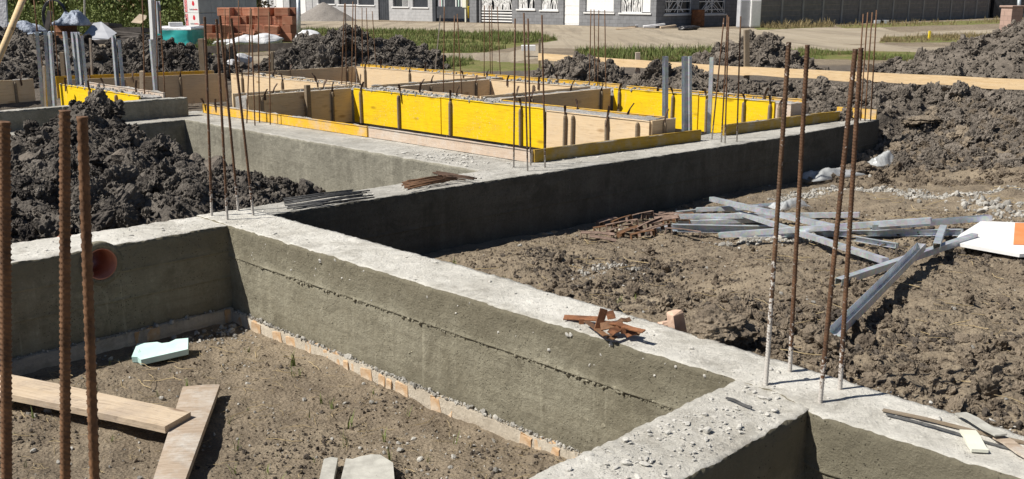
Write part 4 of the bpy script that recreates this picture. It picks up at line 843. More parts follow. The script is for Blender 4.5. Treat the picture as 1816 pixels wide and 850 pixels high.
# ------------------------------------------------------------------ earth heaps
def heap(label, u0, u1, v0, v1, hf, res, mat, nclod, med, smax, seed, frame='uv', ncr=0, group='dug earth heaps', sig=.55):
    a = np.linspace(u0, u1, int((u1-u0)/res)); b = np.linspace(v0, v1, int((v1-v0)/res)); A, B = np.meshgrid(a, b, indexing='ij')
    if frame == 'uv': X = (A-B)*S2; Y = (A+B)*S2
    else: X, Y = A, B
    Z = hf(A, B, X, Y); bx, by = float(X.mean()), float(Y.mean()); bz = float(ground_z(np.array([bx]), np.array([by]), False)[0])
    P = np.stack([X-bx, Y-by, Z-bz], -1)
    o = new_obj('earth_heap', grid_mesh('earth_heap', P if frame != 'uv' else P), mat); o.location = (bx, by, bz); tag(o, label, 'earth heap', group)
    bm = bmesh.new(); bm.from_mesh(o.data)
    if bm.faces and sum(f.normal.z for f in bm.faces) < 0: bmesh.ops.reverse_faces(bm, faces=bm.faces); bm.to_mesh(o.data)
    bm.free()
    g = ground_z(X, Y, False); ok = np.argwhere(Z > g-.02)
    for nm, n, m_, sx, kd in (('clods', nclod, med, smax, 'clod'), ('crumbs', ncr, med*.42, med, 'crumb')):
        if not n: continue
        i = ok[RNG.integers(0, len(ok), n)]; s = lognorm(n, m_, sig, m_*.35, sx)
        pts = np.stack([X[i[:, 0], i[:, 1]]-bx+RNG.uniform(-res, res, n), Y[i[:, 0], i[:, 1]]-by+RNG.uniform(-res, res, n), Z[i[:, 0], i[:, 1]]-bz+s*.15], 1)
        scatter('earth_'+nm, pts, s, kd, mat, parent=o)
    if frame == 'xy':
        n = int(nclod*.09); i = ok[RNG.integers(0, len(ok), n)]; s = lognorm(n, med*2.4, .4, med, .34); scatter('earth_lumps', np.stack([X[i[:, 0], i[:, 1]]-bx, Y[i[:, 0], i[:, 1]]-by, Z[i[:, 0], i[:, 1]]-bz+s*.15], 1), s, 'chunk', mat, parent=o)
    return o
def lumpy(x, y, s, a): return a*(1.1*np.abs(fbm(x*1.3, y*1.3, None, 4, s, .6))+.5*np.abs(fbm(x*4, y*4, None, 3, s+5, .6)))
def hfP1(u, v, X, Y):
    g = -.62; t = -.14+.42*np.exp(-(((u-5.05)/.85)**2+((v-11.6)/1.0)**2))+.12*np.exp(-(((u-4.7)/.9)**2+((v-9.4)/.9)**2))
    t = t+lumpy(X*.75, Y*.75, 61, .36)-.06
    t = t-.10*np.exp(-((v-7.2)/.35)**2); f = sst(5.95, 4.9, u+.35*fbm(u*.9, v*.9, None, 3, 66))*sst(13.0, 12.6, v); f = f*(1-.95*np.exp(-(((u-2.75)/.42)**2+((v-7.35)/.55)**2)))
    tail = .15*np.exp(-(((u-6.1)/.45)**2+((v-10.2)/.6)**2))
    return g+(t-g)*f+tail*(1-f)+.05*fbm(X*7, Y*7, None, 4, 67, .65)
heap('big heap of dark wet clods filling the pit behind the left rebars', .2, 6.6, 7.12, 12.96, hfP1, .03, 'soil_dark', 2600, .036, .17, 1, ncr=42000, group='dug earth heaps')
uu = RNG.uniform(1.2, 5.2, 26); vv_ = RNG.uniform(7.3, 12, 26); k_ = hfP1(uu, vv_, (uu-vv_)*S2, (uu+vv_)*S2); s_ = lognorm(26, .09, .3, .05, .17)
for n_b, md_b, hi_b, lab_b in ((150, .085, .2, 'big dark clods on the heap in the left pit'),):
    ub = RNG.uniform(.6, 5.2, n_b); vb_ = RNG.uniform(7.25, 12.4, n_b); kb = hfP1(ub, vb_, (ub-vb_)*S2, (ub+vb_)*S2); sb_ = lognorm(n_b, md_b, .45, .04, hi_b); scatter('earth_clods', np.stack([(ub-vb_)*S2, (ub+vb_)*S2, kb+sb_*.2], 1), sb_, 'chunk', 'soil_dark', lab_b, 'earth')
scatter('earth_slabs', np.stack([(uu-vv_)*S2, (uu+vv_)*S2, k_+s_*.3], 1), s_, 'stone', 'soil_grey', 'paler cut clay pieces among the dark clods of the left pit', 'earth')
def dome(cx_, cy_, rx, ry, h, seed, rag=.35):
    def f(a, b, X, Y):
        d = np.sqrt(((X-cx_)/rx)**2+((Y-cy_)/ry)**2)*(1+.35*fbm(X*.9, Y*.9, None, 3, seed))
        g = ground_z(X, Y, False); return g-.06+h*np.clip(1-d, -.15, 1)**1.0*(1+rag*fbm(X*1.5, Y*1.5, None, 3, seed+2))+lumpy(X, Y, seed+4, .2)*np.clip(1.05-d, 0, 1)
    return f
HP = [('dark heap at the left edge behind the steel channels', -10.2, 21.5, 3.6, 2.6, .95, 'soil_dark', 900, .09), ('dark heap right of the paired channels at the far left', -7.6, 22, 2.4, 1.7, .80, 'soil_dark', 900, .08),
 ('tallest dark heap left of centre behind the pit', -3.9, 24.5, 2.2, 1.7, 1.0, 'soil_dark', 900, .085), ('small dark heap in front of the left end of the long timber', 1.15, 18.8, 1.35, 1.1, .58, 'soil_grey', 600, .06),
 ('earth heap behind the two left upright channels at the right', 3.0, 17.6, 1.5, 1.0, .42, 'soil_grey', 500, .06), ('earth heap behind the long timber beside its tall stake', 5.6, 24, 1.7, 1.0, .70, 'soil_grey', 500, .08), ('small round heap behind the long timber at the right', 7.6, 20.7, .9, .7, .34, 'soil_grey', 200, .06),
 ('large earth mound rising at the right edge', 10.4, 20.6, 3.4, 2.6, 1.25, 'soil_grey', 1400, .065)]
for i, (lab, x, y, rx, ry, h, mt, n, md_) in enumerate(HP): heap(lab, x-rx*1.3, x+rx*1.3, y-ry*1.3, y+ry*1.3, dome(x, y, rx, ry, h, 300+i*11), .06, mt, n, md_*.75, .2, 300+i*11, 'xy', n*7)
# loose earth: clods and crumbs over the ground
def on_ground(n, u0, u1, v0, v1, cond=None):
    u = RNG.uniform(u0, u1, n); v = RNG.uniform(v0, v1, n); x = (u-v)*S2; y = (u+v)*S2
    if cond is not None: k = cond(u, v, x, y); x, y = x[k], y[k]
    return np.stack([x, y, ground_z(x, y)], 1)
def patchy(s, lo): return lambda u, v, x, y: fbm(x*1.1, y*1.1, None, 4, s, .6)+RNG.uniform(-.15, .15, len(x)) > lo
def sc_ground(name, lab, n, box, kind, mat, med, sig, lo, hi, cond=None, sink=.2, cat='earth', tilt=math.pi):
    p = on_ground(n, *box, cond); s = lognorm(len(p), med, sig, lo, hi); p[:, 2] += s*sink; return scatter(name, p, s, kind, mat, lab, cat, None, tilt)
sc_ground('earth_crumbs', 'fine crumbly brown earth right of the lit beam', 34000, (4.02, 9.5, -.6, 6.4), 'crumb', 'soil', .0065, .5, .003, .022)
sc_ground('earth_clods', 'larger brown clods along the lit beam at the lower right', 2600, (4.05, 6.2, -.6, 3.0), 'clod', 'soil', .021, .55, .008, .1, lambda u, v, x, y: (u < 4.5+RNG.random(len(u))*1.7))
sc_ground('earth_crumbs', 'dark moist crumbs in patches right of the lit beam', 26000, (4.1, 8.5, -.5, 6.0), 'crumb', 'soil_deep', .0105, .55, .004, .035, patchy(404, .12))
sc_ground('earth_clods', 'clods in rough patches beside the lit beam', 2600, (4.1, 8.0, -.5, 5.6), 'clod', 'soil', .02, .6, .008, .08, patchy(405, .14))
sc_ground('earth_clods', 'scattered clods on the floor right of the lit beam', 1500, (4.3, 12.5, .5, 6.4), 'clod', 'soil', .012, .5, .006, .05, patchy(401, .05))
sc_ground('earth_clods', 'rough clods covering the bank behind the formwork', 11000, (12.6, 17.6, 0, 10), 'clod', 'soil_grey', .032, .6, .01, .15)
sc_ground('earth_clods', 'brown clods on the lower part of the right bank', 5000, (11.5, 15.2, .5, 6.1), 'clod', 'soil', .022, .6, .008, .13)
sc_ground('earth_clods', 'large lumps on the bank behind the formwork', 260, (12.8, 17.4, 0, 9), 'chunk', 'soil_grey', .09, .4, .04, .22)
sc_ground('earth_crumbs', 'dark crumbly patches in the front pit', 14000, (-.3, 3.62, 2.3, 6.5), 'crumb', 'soil_deep', .0065, .5, .003, .02, patchy(406, .1))
sc_ground('earth_crumbs', 'fine earth crumbs in the front pit', 9000, (-.5, 3.62, 2.3, 6.55), 'crumb', 'soil', .0055, .5, .0025, .018, patchy(402, .0))
sc_ground('pebbles', 'pale pebbles and mortar bits in the front pit', 1500, (-.5, 3.62, 2.3, 6.55), 'stone', 'gravel', .0048, .6, .002, .022, None, .3, 'gravel')
sc_ground('pebbles', 'pale gravel patch on the earth before the footing bricks', 420, (2.3, 3.6, 2.9, 4.4), 'stone', 'gravel', .0075, .5, .003, .022, lambda u, v, x, y: (((u-3.15)/.42)**2+((v-3.75)/.42)**2 < RNG.random(len(u))*1.3), .3, 'gravel')
sc_ground('pebbles', 'mortar rubble heaped in the corner below the orange pipe', 900, (2.2, 3.62, 5.7, 6.55), 'stone', 'gravel', .009, .6, .003, .035, lambda u, v, x, y: ((3.62-u)*.5+(6.6-v) < .2+RNG.random(len(u))*.45), .3, 'gravel')
sc_ground('pebbles', 'white pebbles scattered on the earth right of the lit beam', 800, (4.1, 12.5, 0, 6.3), 'stone', 'gravel', .006, .6, .003, .03, None, .3, 'gravel')
def vein(pxs, n, sp, med, lab):
    P_ = [gpt(*q) for q in pxs]; L = len(P_)-1; t = RNG.uniform(0, L, n); i = np.minimum(t.astype(int), L-1); f = t-i
    A = np.array([[q.x, q.y] for q in P_]); p = A[i]*(1-f)[:, None]+A[i+1]*f[:, None]+RNG.normal(0, sp, (n, 2)); z = ground_z(p[:, 0], p[:, 1]); s = lognorm(n, med, .55, .003, .04)
    scatter('pebbles', np.stack([p[:, 0], p[:, 1], z+s*.3], 1), s, 'stone', 'gravel', lab, 'gravel')
vein([(1330, 395), (1400, 352), (1470, 335), (1560, 335), (1620, 345), (1680, 352), (1816, 343)], 3200, .07, .0085, 'pale trail of lime gravel behind the lying channels')
vein([(1740, 362), (1790, 372), (1830, 380)], 260, .16, .016, 'patch of white stones near the white board'); vein([(1040, 490), (1090, 470), (1140, 480)], 300, .07, .007, 'pale lime streak on the earth before the clamps')
vein([(1290, 432), (1400, 425), (1420, 425)], 400, .1, .01, 'white rubble under the lying channels')
# mortar bits lying on the beams
def on_beam(n, u0, u1, v0, v1, med, lab, sig=.5, hi=.04, cond=None):
    u = RNG.uniform(u0, u1, n); v = RNG.uniform(v0, v1, n)
    if cond is not None: k = cond(u, v); u, v = u[k], v[k]
    s = lognorm(len(u), med*1.15, sig, .003, hi); s = s*.85; scatter('mortar_bits', np.stack([(u-v)*S2, (u+v)*S2, s*.12], 1), np.stack([s*RNG.uniform(.8, 1.5, len(s)), s*RNG.uniform(.6, 1, len(s)), s*RNG.uniform(.25, .75, len(s))], 1), 'flake', 'chip', lab, 'mortar', None, .3)
on_beam(700, .3, 3.95, 1.92, 2.24, .0045, 'loose concrete crumbs on the nearest beam', .6, .02); on_beam(110, 2.6, 3.25, 1.93, 2.22, .006, 'heap of broken concrete crumbs on the nearest beam', .6, .03)
on_beam(500, 3.7, 4.06, -.5, 6.9, .0035, 'fine crumbs on the lit beam', .6, .025); on_beam(160, 4.1, 13, 6.75, 7.02, .007, 'crumbs along the shaded beam', .6, .04, lambda u, v: v > DBn(u)+.02)
on_beam(300, 6.7, 7.25, 7.15, 8.6, .009, 'broken mortar flakes on the pitted beam by the corner', .5, .05, lambda u, v: RNG.random(len(u)) < np.exp(-((v-7.9)/.4)**2)); on_beam(200, 0, 3.6, 6.72, 7.05, .005, 'crumbs on the shaded beam at the left', .6, .03)
def ledge(n, along, l0, l1, a0, a1, z, med, lab):
    c = RNG.uniform(l0, l1, n); a = RNG.uniform(a0, a1, n); u, v = (c, a) if along == 'v' else (a, c); s = lognorm(n, med, .5, .003, .03); scatter('mortar_bits', np.stack([(u-v)*S2, (u+v)*S2, z+s*.2], 1), s, 'stone', 'gravel', lab, 'mortar')
def face_bits(n, u, v0, v1, z, med, lab):
    v = RNG.uniform(v0, v1, n); zz = z+RNG.normal(0, .006, n); s = lognorm(n, med, .6, .002, .016); scatter('mortar_bits', np.stack([(u-v)*S2, (u+v)*S2, zz], 1), s, 'stone', 'seam_grain', lab, 'mortar')
face_bits(520, 3.680, 2.35, 6.6, -.243, .0055, 'gravel grains standing out along the upper casting seam of the lit beam'); face_bits(120, 3.684, 2.35, 6.6, -.46, .003, 'gravel grains along the lower casting seam of the lit beam')
v_ = RNG.uniform(2.3, 6.5, 170); z_ = -.02-.2*RNG.random(170)**1.3; scatter('mortar_bits', np.stack([(3.682-v_)*S2, (3.682+v_)*S2, z_], 1), lognorm(170, .005, .6, .002, .018), 'flake', 'chip', 'pale pebbles showing in the rough upper side of the lit beam', 'mortar')
ledge(1000, 'v', 3.645, 3.68, 2.3, 6.6, -.65, .0055, 'mortar crumbs on the brick ledge below the lit beam'); ledge(300, 'u', 6.61, 6.655, .5, 3.6, -.63, .006, 'mortar crumbs on the ledge below the pipe')
for k, (al, l0, l1, a0, a1, n) in enumerate((('v', 9.1, 9.52, 9.6, 12.4, 300), ('v', 11.87, 12.3, 7, 12, 160), ('v', 12.0, 12.4, 12.6, 16, 60), ('u', 12.5, 12.9, 7.4, 9.4, 40), ('v', 9.3, 9.68, 13, 16.3, 70), ('v', 6.3, 6.68, 13.6, 16.3, 90))):
    ledge(n, al, l0, l1, a0, a1, .285, .013, ['cement lumps on top of the longest yellow wall', 'cement lumps on top of the right yellow wall', 'cement lumps on the farthest wall', 'cement lumps on the shaded plywood wall', 'cement lumps on the lit far left wall', 'cement lumps on the far left yellow wall'][k])
# straw, blades and grass
sc_ground('dry_straw', 'dry straw and roots on the earth of the front pit', 2400, (0, 3.6, 2.3, 6.5), 'straw', 'straw', .05, .6, .02, .2, None, .05, 'straw', .15)
sc_ground('dry_straw', 'dry straw and roots on the earth right of the lit beam', 1100, (4.2, 12, 1, 6.3), 'straw', 'straw', .09, .5, .04, .25, None, .05, 'straw', .15)
sc_ground('grass_blades', 'sparse grass blades in the front pit', 120, (1.0, 3.6, 2.4, 6.4), 'blade', 'blade', .075, .4, .03, .16, patchy(411, .05), 0, 'grass', .25)
sc_ground('grass_blades', 'few grass blades at the corner of the right pit', 160, (4.3, 6.5, 4.0, 6.3), 'blade', 'blade', .06, .4, .03, .12, patchy(412, .05), 0, 'grass', .25)
def zone_pts(k, n):
    pl = ZONES[k][1]; xs = [q[0] for q in pl]; ys = [q[1] for q in pl]; x = RNG.uniform(min(xs), max(xs), n*4); y = RNG.uniform(min(ys), max(ys), n*4); m = inpoly(x, y, pl) & (fbm(x*.45, y*.45, None, 4, 431, .6)+RNG.uniform(-.12, .12, n*4) > -.02)
    x, y = x[m][:n], y[m][:n]; return np.stack([x, y, ground_z(x, y)], 1)
for k, n, sz, mt, lab in ((5, 18000, .11, 'blade', 'green grass island between the two tracks'), (6, 4500, .13, 'blade', 'grass strip behind the long timber in the centre'), (7, 4500, .075, 'blade', 'grass strip along the track at the right'), (8, 2600, .1, 'reed', 'weedy island on the track at the right'), (9, 3000, .08, 'blade', 'thin grass behind the pit by the track'), (10, 5000, .35, 'blade', 'grass below the overgrown bank at the left'), (11, 6000, .1, 'blade', 'grass around the brick stack'), (12, 800, .2, 'reed', 'dry grass at the foot of the panel fence'), (13, 1500, .15, 'reed', 'dry grass along the far part of the panel fence')):
    p = zone_pts(k, n); scatter('grass', p, lognorm(len(p), sz, .55, sz*.35, sz*3), 'blade', mt, lab, 'grass', None, .2)
    if mt == 'blade': p = zone_pts(k, n//3); scatter('dry_grass', p, lognorm(len(p), sz*.9, .5, sz*.35, sz*2.5), 'blade', 'reed', 'dry stalks in the '+lab, 'grass', None, .3)
def weeds(n, x0, x1, y0, y1, med, mat, lab, kind='weed'):
    x = RNG.uniform(x0, x1, n); y = RNG.uniform(y0, y1, n); s = lognorm(n, med, .3, med*.4, med*1.8)*(1+.6*fbm(x*.4, y*.4, None, 3, 441)); scatter('overgrown_weeds', np.stack([x, y, ground_z(x, y)-.05], 1), s, kind, mat, lab, 'weeds', None, .15)
weeds(500, -34, -15, 48, 60, 1.9, 'blade', 'green overgrown weeds on the bank at the top left'); weeds(420, -34, -15, 49, 62, 2.2, 'reed', 'brown dead weeds on the bank at the top left'); weeds(240, -33, -15, 44, 49, .8, 'blade', 'lower green weeds in front of the bank at the top left')
# ------------------------------------------------------------------ timber profile board and stakes behind the pit
def board_px(a, b, wd, th, mat, lab, name, cat):
    mid = (a+b)/2; d = b-a; L = d.length; n = 30; mb = MB(); vs_ = []; pr_ = random.Random(5)
    for i in range(n+1):
        x = -L/2+L*i/n; wv = .012*math.sin(i*.9)+.01*math.sin(i*.37)
        vs_ += [(x, -th/2, -wd/2+wv*.8), (x, th/2, -wd/2+wv*.8), (x, th/2, wd/2+wv*.15), (x, -th/2, wd/2+wv*.15)]
    fs = [(i*4+j, i*4+4+j, i*4+4+(j+1) % 4, i*4+(j+1) % 4) for i in range(n) for j in range(4)]+[(0, 1, 2, 3), (n*4+3, n*4+2, n*4+1, n*4)]
    mb.add(vs_, fs); o = mb.build(name, mat); o.location = mid; o.rotation_euler = (0, -math.asin(d.z/L), math.atan2(d.y, d.x)); return tag(o, lab, cat)
board_px(atD(1318, 126, 20.6), atD(1830, 151, 16.6), .17, .03, 'plank_fresh', 'long rough sawn timber fixed to stakes, right length reaching the picture edge', 'batter_board', 'timber')
board_px(atD(955, 101, 24.9), atD(1322, 127, 20.62), .17, .03, 'plank_fresh', 'long rough sawn timber fixed to stakes, left length', 'batter_board', 'timber')
def stake(px, pt, pb, D, wd, mat, lab, lean=0., th=None):
    t = atD(px, pt, D); b = atD(px+lean, pb, D); th = th or wd*.6; d = t-b; L = d.length+.25; mb = MB()
    mb.add([(x*k, y*k, z) for z, k in ((0, .2), (.2, 1), (L-.004, 1), (L, .9)) for x, y in ((-wd/2, -th/2), (wd/2, -th/2), (wd/2, th/2), (-wd/2, th/2))], [(i*4+j, i*4+(j+1) % 4, i*4+4+(j+1) % 4, i*4+4+j) for i in range(3) for j in range(4)]+[(12, 13, 14, 15), (3, 2, 1, 0)])
    o = mb.build('wooden_stake', mat); o.location = b-d.normalized()*.25; o.rotation_euler = d.to_track_quat('Z', 'Y').to_euler(); o.rotation_euler.rotate_axis('Z', -math.pi/2*0); return tag(o, lab, 'stake')
stake(1324, 53, 140, 20.75, .15, 'stake', 'tall thick stake holding the joint of the long timber'); stake(1131, 93, 140, 22.9, .16, 'plank_grey', 'broad light stake behind the left length of timber'); stake(957, 70, 125, 25, .09, 'stake', 'dark stake at the left end of the long timber')
stake(1542, 113, 160, 19.0, .1, 'stake', 'small stake behind the right length of timber'); stake(357, 69, 126, 20, .16, 'stake', 'brown square stake left of the brick stack', 4); stake(483, 92, 120, 22, .09, 'stake', 'short stake in front of the brick stack')
stake(111, 93, 140, 18.7, .12, 'stake', 'short brown board stake among the far left channels', 4); stake(160, 68, 146, 18.8, .05, 'plank_grey', 'pale pointed stake right of the far left channels', 4); stake(781, 28, 122, 22, .035, 'plank_grey', 'thin grey leaning stick in front of the grass island', -9)
stake(1344, 66, 84, 33, .09, 'yellowpaint', 'short yellow marker behind the heap beside the tall stake'); stake(1649, 55, 72, 40, .1, 'yellowpaint', 'yellow marker on the weedy island at the right', -2); stake(252, 126, 176, 17.2, .1, 'plank', 'pale batten end on the far left panel', 1); stake(78, 117, 193, 15.5, .05, 'plank_grey', 'thin light stick at the far left panel', 4)
t = atD(44, -10, 13); b = atD(-22, 150, 12.2); mb = MB(); mb.tube([b-t*0, (b+t)/2+Vector((.01, 0, .01)), t], .04, 10); o = mb.build('wooden_pole', 'plank_fresh', None, True); tag(o, 'round pale pole leaning at the left edge', 'pole')
t = atD(150, -30, 36); b = atD(150, 40, 36); o = MB().tube([b-t*0, t], .035, 8).build('thin_post', 'fibre'); tag(o, 'thin pale post in front of the overgrown bank', 'post')
# ------------------------------------------------------------------ rubbish and pallets at the left
def px_sheet(px, py, D, L, W, amp, mat, lab, cat, seed, rz=0., name='tarp'):
    q = atD(px, py, D); return sheet(name, q.x, q.y, q.z, L, W, rz, amp, mat, lab, cat, seed)
def pile_of(o): return o
px_sheet(30, 56, 24, 1.3, .9, .42, 'tarp', 'blue grey crumpled tarp at the left edge behind the heap', 'tarp', 11)
px_sheet(85, 60, 24.5, 1.2, .9, .3, 'tarp', 'blue grey tarp spread left of the broken white sheet', 'tarp', 12)
px_sheet(126, 44, 23.9, .62, .7, .42, 'tarp', 'peaked pale blue tarp over the red drum', 'tarp', 13)
def slab_px(pts, D, th, mat, lab, name, cat, rx=0.):
    V = [atD(x, y, D+k) for x, y, k in pts]; mid = sum(V, Vector())/len(V); n = len(V); mb = MB(); mb.add([tuple(q-mid) for q in V]+[tuple(q-mid+Vector((0, th, th*.3))) for q in V], [tuple(range(n)), tuple(range(2*n-1, n-1, -1))]+[(i, n+i, n+(i+1) % n, (i+1) % n) for i in range(n)]); o = mb.build(name, mat); o.location = mid
    bm = bmesh.new(); bm.from_mesh(o.data); bmesh.ops.recalc_face_normals(bm, faces=bm.faces); bm.to_mesh(o.data); bm.free(); return tag(o, lab, cat)
slab_px([(142, 68, 0), (165, 42, .9), (178, 40, 1.1), (206, 60, .6), (192, 70, 0), (178, 72, 0)], 23.5, .05, 'greywrap', 'broken light grey sheet leaning in the rubbish at the far left', 'broken_sheet', 'sheet')
slab_px([(-8, -20, 0), (9, -20, 0), (13, 52, 0), (-8, 46, 0)], 22, .06, 'bagwhite', 'white sheet standing at the top left corner', 'white_sheet', 'sheet')
slab_px([(232, 40, 0), (238, 34, .2), (251, 37, .2), (250, 42, 0)], 26, .4, 'plank', 'tilted pale box lid on the rubbish heap', 'box_lid', 'lid')
for i, (x0, x1, y0, y1, D) in enumerate(((148, 205, 40, 46, 25.5), (190, 258, 50, 56, 25.2), (196, 262, 57, 62, 24.8), (200, 262, 63, 70, 24.6), (150, 215, 70, 76, 23.8), (205, 262, 71, 77, 24.0))):
    a = atD(x0, (y0+y1)/2, D); b = atD(x1, (y0+y1)/2+2, D); wd = .09*(1+.3*(i % 2)); mid = (a+b)/2; L = (b-a).length
    o = MB().box(-L/2, L/2, -.45, .45, -wd/2, wd/2, 0, .01).build('dark_board', 'dustwood', None, False, .012); o.location = mid; o.rotation_euler = (random.uniform(-.1, .1), random.uniform(-.06, .1), random.uniform(-.2, .2)); tag(o, ['topmost dark board over the broken sheet', 'top dark board of the pile right of the broken sheet', 'second dark board of the pile right of the broken sheet', 'third dark board of the pile right of the broken sheet', 'dark board under the broken sheet', 'lowest dark board of the pile right of the broken sheet'][i], 'board', 'boards in the rubbish heap')
def drum(base, r, h, mat, lab, ribs=True):
    mb = MB(); zs = [0, .02, h*.3, h*.32, h*.34, h*.64, h*.66, h*.68, h-.03, h-.015, h]; rs = [r, r*1.02, r, r*1.03, r, r, r*1.03, r, r, r*1.03, r*1.02]; n = 24
    mb.tube([(0, 0, z) for z in zs], r, n, scl=[q/r for q in rs]); o = mb.build('barrel', mat, None, True); o.location = base
    l_ = MB().tube([(0, 0, h+.001), (0, 0, h+.004)], r*.96, n).build('barrel_lid', 'rust_dark', o); return tag(o, lab, 'barrel')
drum(atD(119, 78, 24), .25, .42, 'rust_orange', 'dull red drum under the peaked tarp at the far left')
mb = MB(); mb.tube([(.28*math.cos(k*.35), .05*math.sin(k*.11), .28*math.sin(k*.35)*1.5) for k in range(54)], .02, 6); o = mb.build('hose_coil', 'black', None, True); o.location = atD(98, 32, 24.6); tag(o, 'black coiled hose standing behind the rubbish', 'hose')
t = atD(89, 20, 24.2); b = atD(82, 58, 24.2); o = MB().sweep([b-(b+t)/2, t-(b+t)/2], [(-.05, -.03), (.05, -.03), (.05, .03), (-.05, .03)]).build('dark_plank', 'dustwood'); o.location = (b+t)/2; tag(o, 'dark plank end sticking up from the tarps', 'plank')
# white post with label at the far left heap
t = atD(269, -5, 17.2); b = atD(272, 75, 17.2); o = stud(b-Vector((0, 0, .4)), t, .11, .06, 'wide white faced channel standing above the far left heap', gS, math.pi-.4, 'white'); 
o2 = stud(atD(283, 60, 17.4), atD(279, 2, 17.4), .07, .05, 'bluish channel standing right behind the white faced one', gS, 2.6)
# pallet of white wrapped blocks
def gbase(px, py): q = at(px, py, -.03); return q
pb = gbase(331, 60); wp = empty('block_pallet', (pb.x, pb.y, pb.z), R(14), 'tall pallet of grey wrapped blocks with red printed white end', 'pallet')
D0 = pb.y
wL = 3.3; wp.rotation_euler = (0, 0, R(-36))
for r_ in range(3):
    z = .3+r_*.62
    for c_ in range(5): MB().box(.4, .95, .06+c_*.65, .06+c_*.65+.64, z, z+.605, 0, .015).build('wrapped_block', 'greywrap', wp)
    MB().box(-.05, .96, .0, .055, z, z+.605, 0, .01).build('printed_wrap', 'white', wp); MB().box(-.05, .39, .06, wL, z, z+.6).build('inner_block', 'white', wp)
    st = MB().box(.0, .19, -.006, -.001, z+.03, z+.58).build('print_band', 'redprint', wp)
    for k in range(8): MB().sweep([(.0, -.009, z+.05+k*.066), (.095, -.009, z+.10+k*.066), (.19, -.009, z+.05+k*.066)], [(-.002, -.008), (.002, -.008), (.002, .008), (-.002, .008)]).build('print_chevron', 'white', st)
    mk = MB(); pd = [(.62+.07*math.sin(a)*(1.15-.35*math.cos(a)), z+.42+.11*math.cos(a)) for a in [i*math.pi/7 for i in range(14)]]
    mk.add([(x, y, q) for y in (-.006, -.001) for x, q in pd], [tuple(range(13, -1, -1)), tuple(range(14, 28))]+[(i, (i+1) % 14, 14+(i+1) % 14, 14+i) for i in range(14)]); mk.build('print_drop', 'redprint', wp)
    for i in range(12): MB().box(.34+i*.048, .375+i*.048, -.005, -.001, z+.12, z+.165+.02*(i % 3 == 0)).build('print_letter', 'greyprint' if i < 6 else 'redprint', wp)
for k in range(3): MB().box(k*.42, k*.42+.12, 0, wL, .0, .12).build('pallet_runner', 'plank', wp)
for k in range(7): MB().box(.0, .96, k*.5, k*.5+.3, .121, .15).build('pallet_board', 'plank', wp)
MB().box(-.04, .95, .01, wL, .155, .295, 0, .01).build('lower_layer', 'white', wp)
# turquoise wrapped pallet
q = gbase(318, 82); tp = empty('wrapped_pallet', q, R(-8), 'low pallet wrapped in turquoise film under a white cover', 'pallet')
A, B = np.meshgrid(np.linspace(0, 2*math.pi, 49)[:-1], np.linspace(0, 1, 12), indexing='xy'); sqr = 1/np.maximum(np.abs(np.cos(A)), np.abs(np.sin(A)))**.8
X = .75*sqr*np.cos(A)*(1+.06*fbm(np.cos(A)*3, np.sin(A)*3, B*3, 3, 501)); Y = .6*sqr*np.sin(A)*(1+.06*fbm(np.cos(A)*3, np.sin(A)*3+4, B*3, 3, 502)); Z = .05+.5*B+.02*fbm(np.cos(A)*4, np.sin(A)*4, B*2, 3, 503)
new_obj('turquoise_film', grid_mesh('turquoise_film', np.stack([X, Y, Z], -1), True, True), 'teal', tp); MB().box(-.72, .72, -.55, .55, .5, .66, 0, .05).build('white_cover', 'bagwhite', tp, False, .015)
o = MB().box(-.22, .22, -.15, .15, 0, .13, 0, .012).build('loose_block', 'white'); o.location = q+Vector((.0, -.2, .67)); o.rotation_euler = (0, 0, .4); tag(o, 'small white block lying on the turquoise wrapped pallet', 'block')
# red hollow brick stack
bs = gbase(470, 74); bk = empty('brick_stack', bs, R(-8), 'tumbled stack of red hollow clay bricks', 'brick stack')
def hollow(mbL=.5, W=.38, Hh=.3):
    mb = MB(); mb.box(-mbL/2, mbL/2, -W/2, W/2, 0, Hh, 0, .006)
    for k in range(5): mb.box(-mbL/2+.02, mbL/2-.02, -W/2-.006, -W/2+.001, .03+k*.052, .05+k*.052)
    for k in range(5): mb.box(mbL/2-.001, mbL/2+.005, -W/2+.02, W/2-.02, .03+k*.052, .05+k*.052)
    me = bpy.data.meshes.new('hollow_brick'); me.from_pydata(mb.v, [], mb.f); me.update(); me.materials.append(M['brick']); return me
HB = hollow()
def hb(x, y, z, rz=0., rx=0., ry=0., s=1.):
    o = bpy.data.objects.new('hollow_brick', HB); COL.objects.link(o); o.parent = bk; o.location = (x, y, z); o.rotation_euler = (rx, ry, rz); o.scale = (s,)*3
px2x = lambda px: (px-470)/1796*bs.y
for col_, rows in ((400, 4), (414, 4), (428, 4), (442, 4), (462, 4), (476, 4), (490, 4), (504, 4), (516, 4)):
    for r_ in range(rows):
        if col_ in (442, 428) and r_ == 0 and False: continue
        for dpt in (0, .42):
            if random.random() < (.35 if r_ == 3 else .08): continue
            hb(px2x(col_)+random.uniform(-.03, .03), dpt+random.uniform(-.04, .05)+(.25 if 420 < col_ < 470 and r_ > 1 else 0), .02+r_*.305, random.uniform(-.22, .22)+(1.57 if (col_ in (516, 462)) else 0))
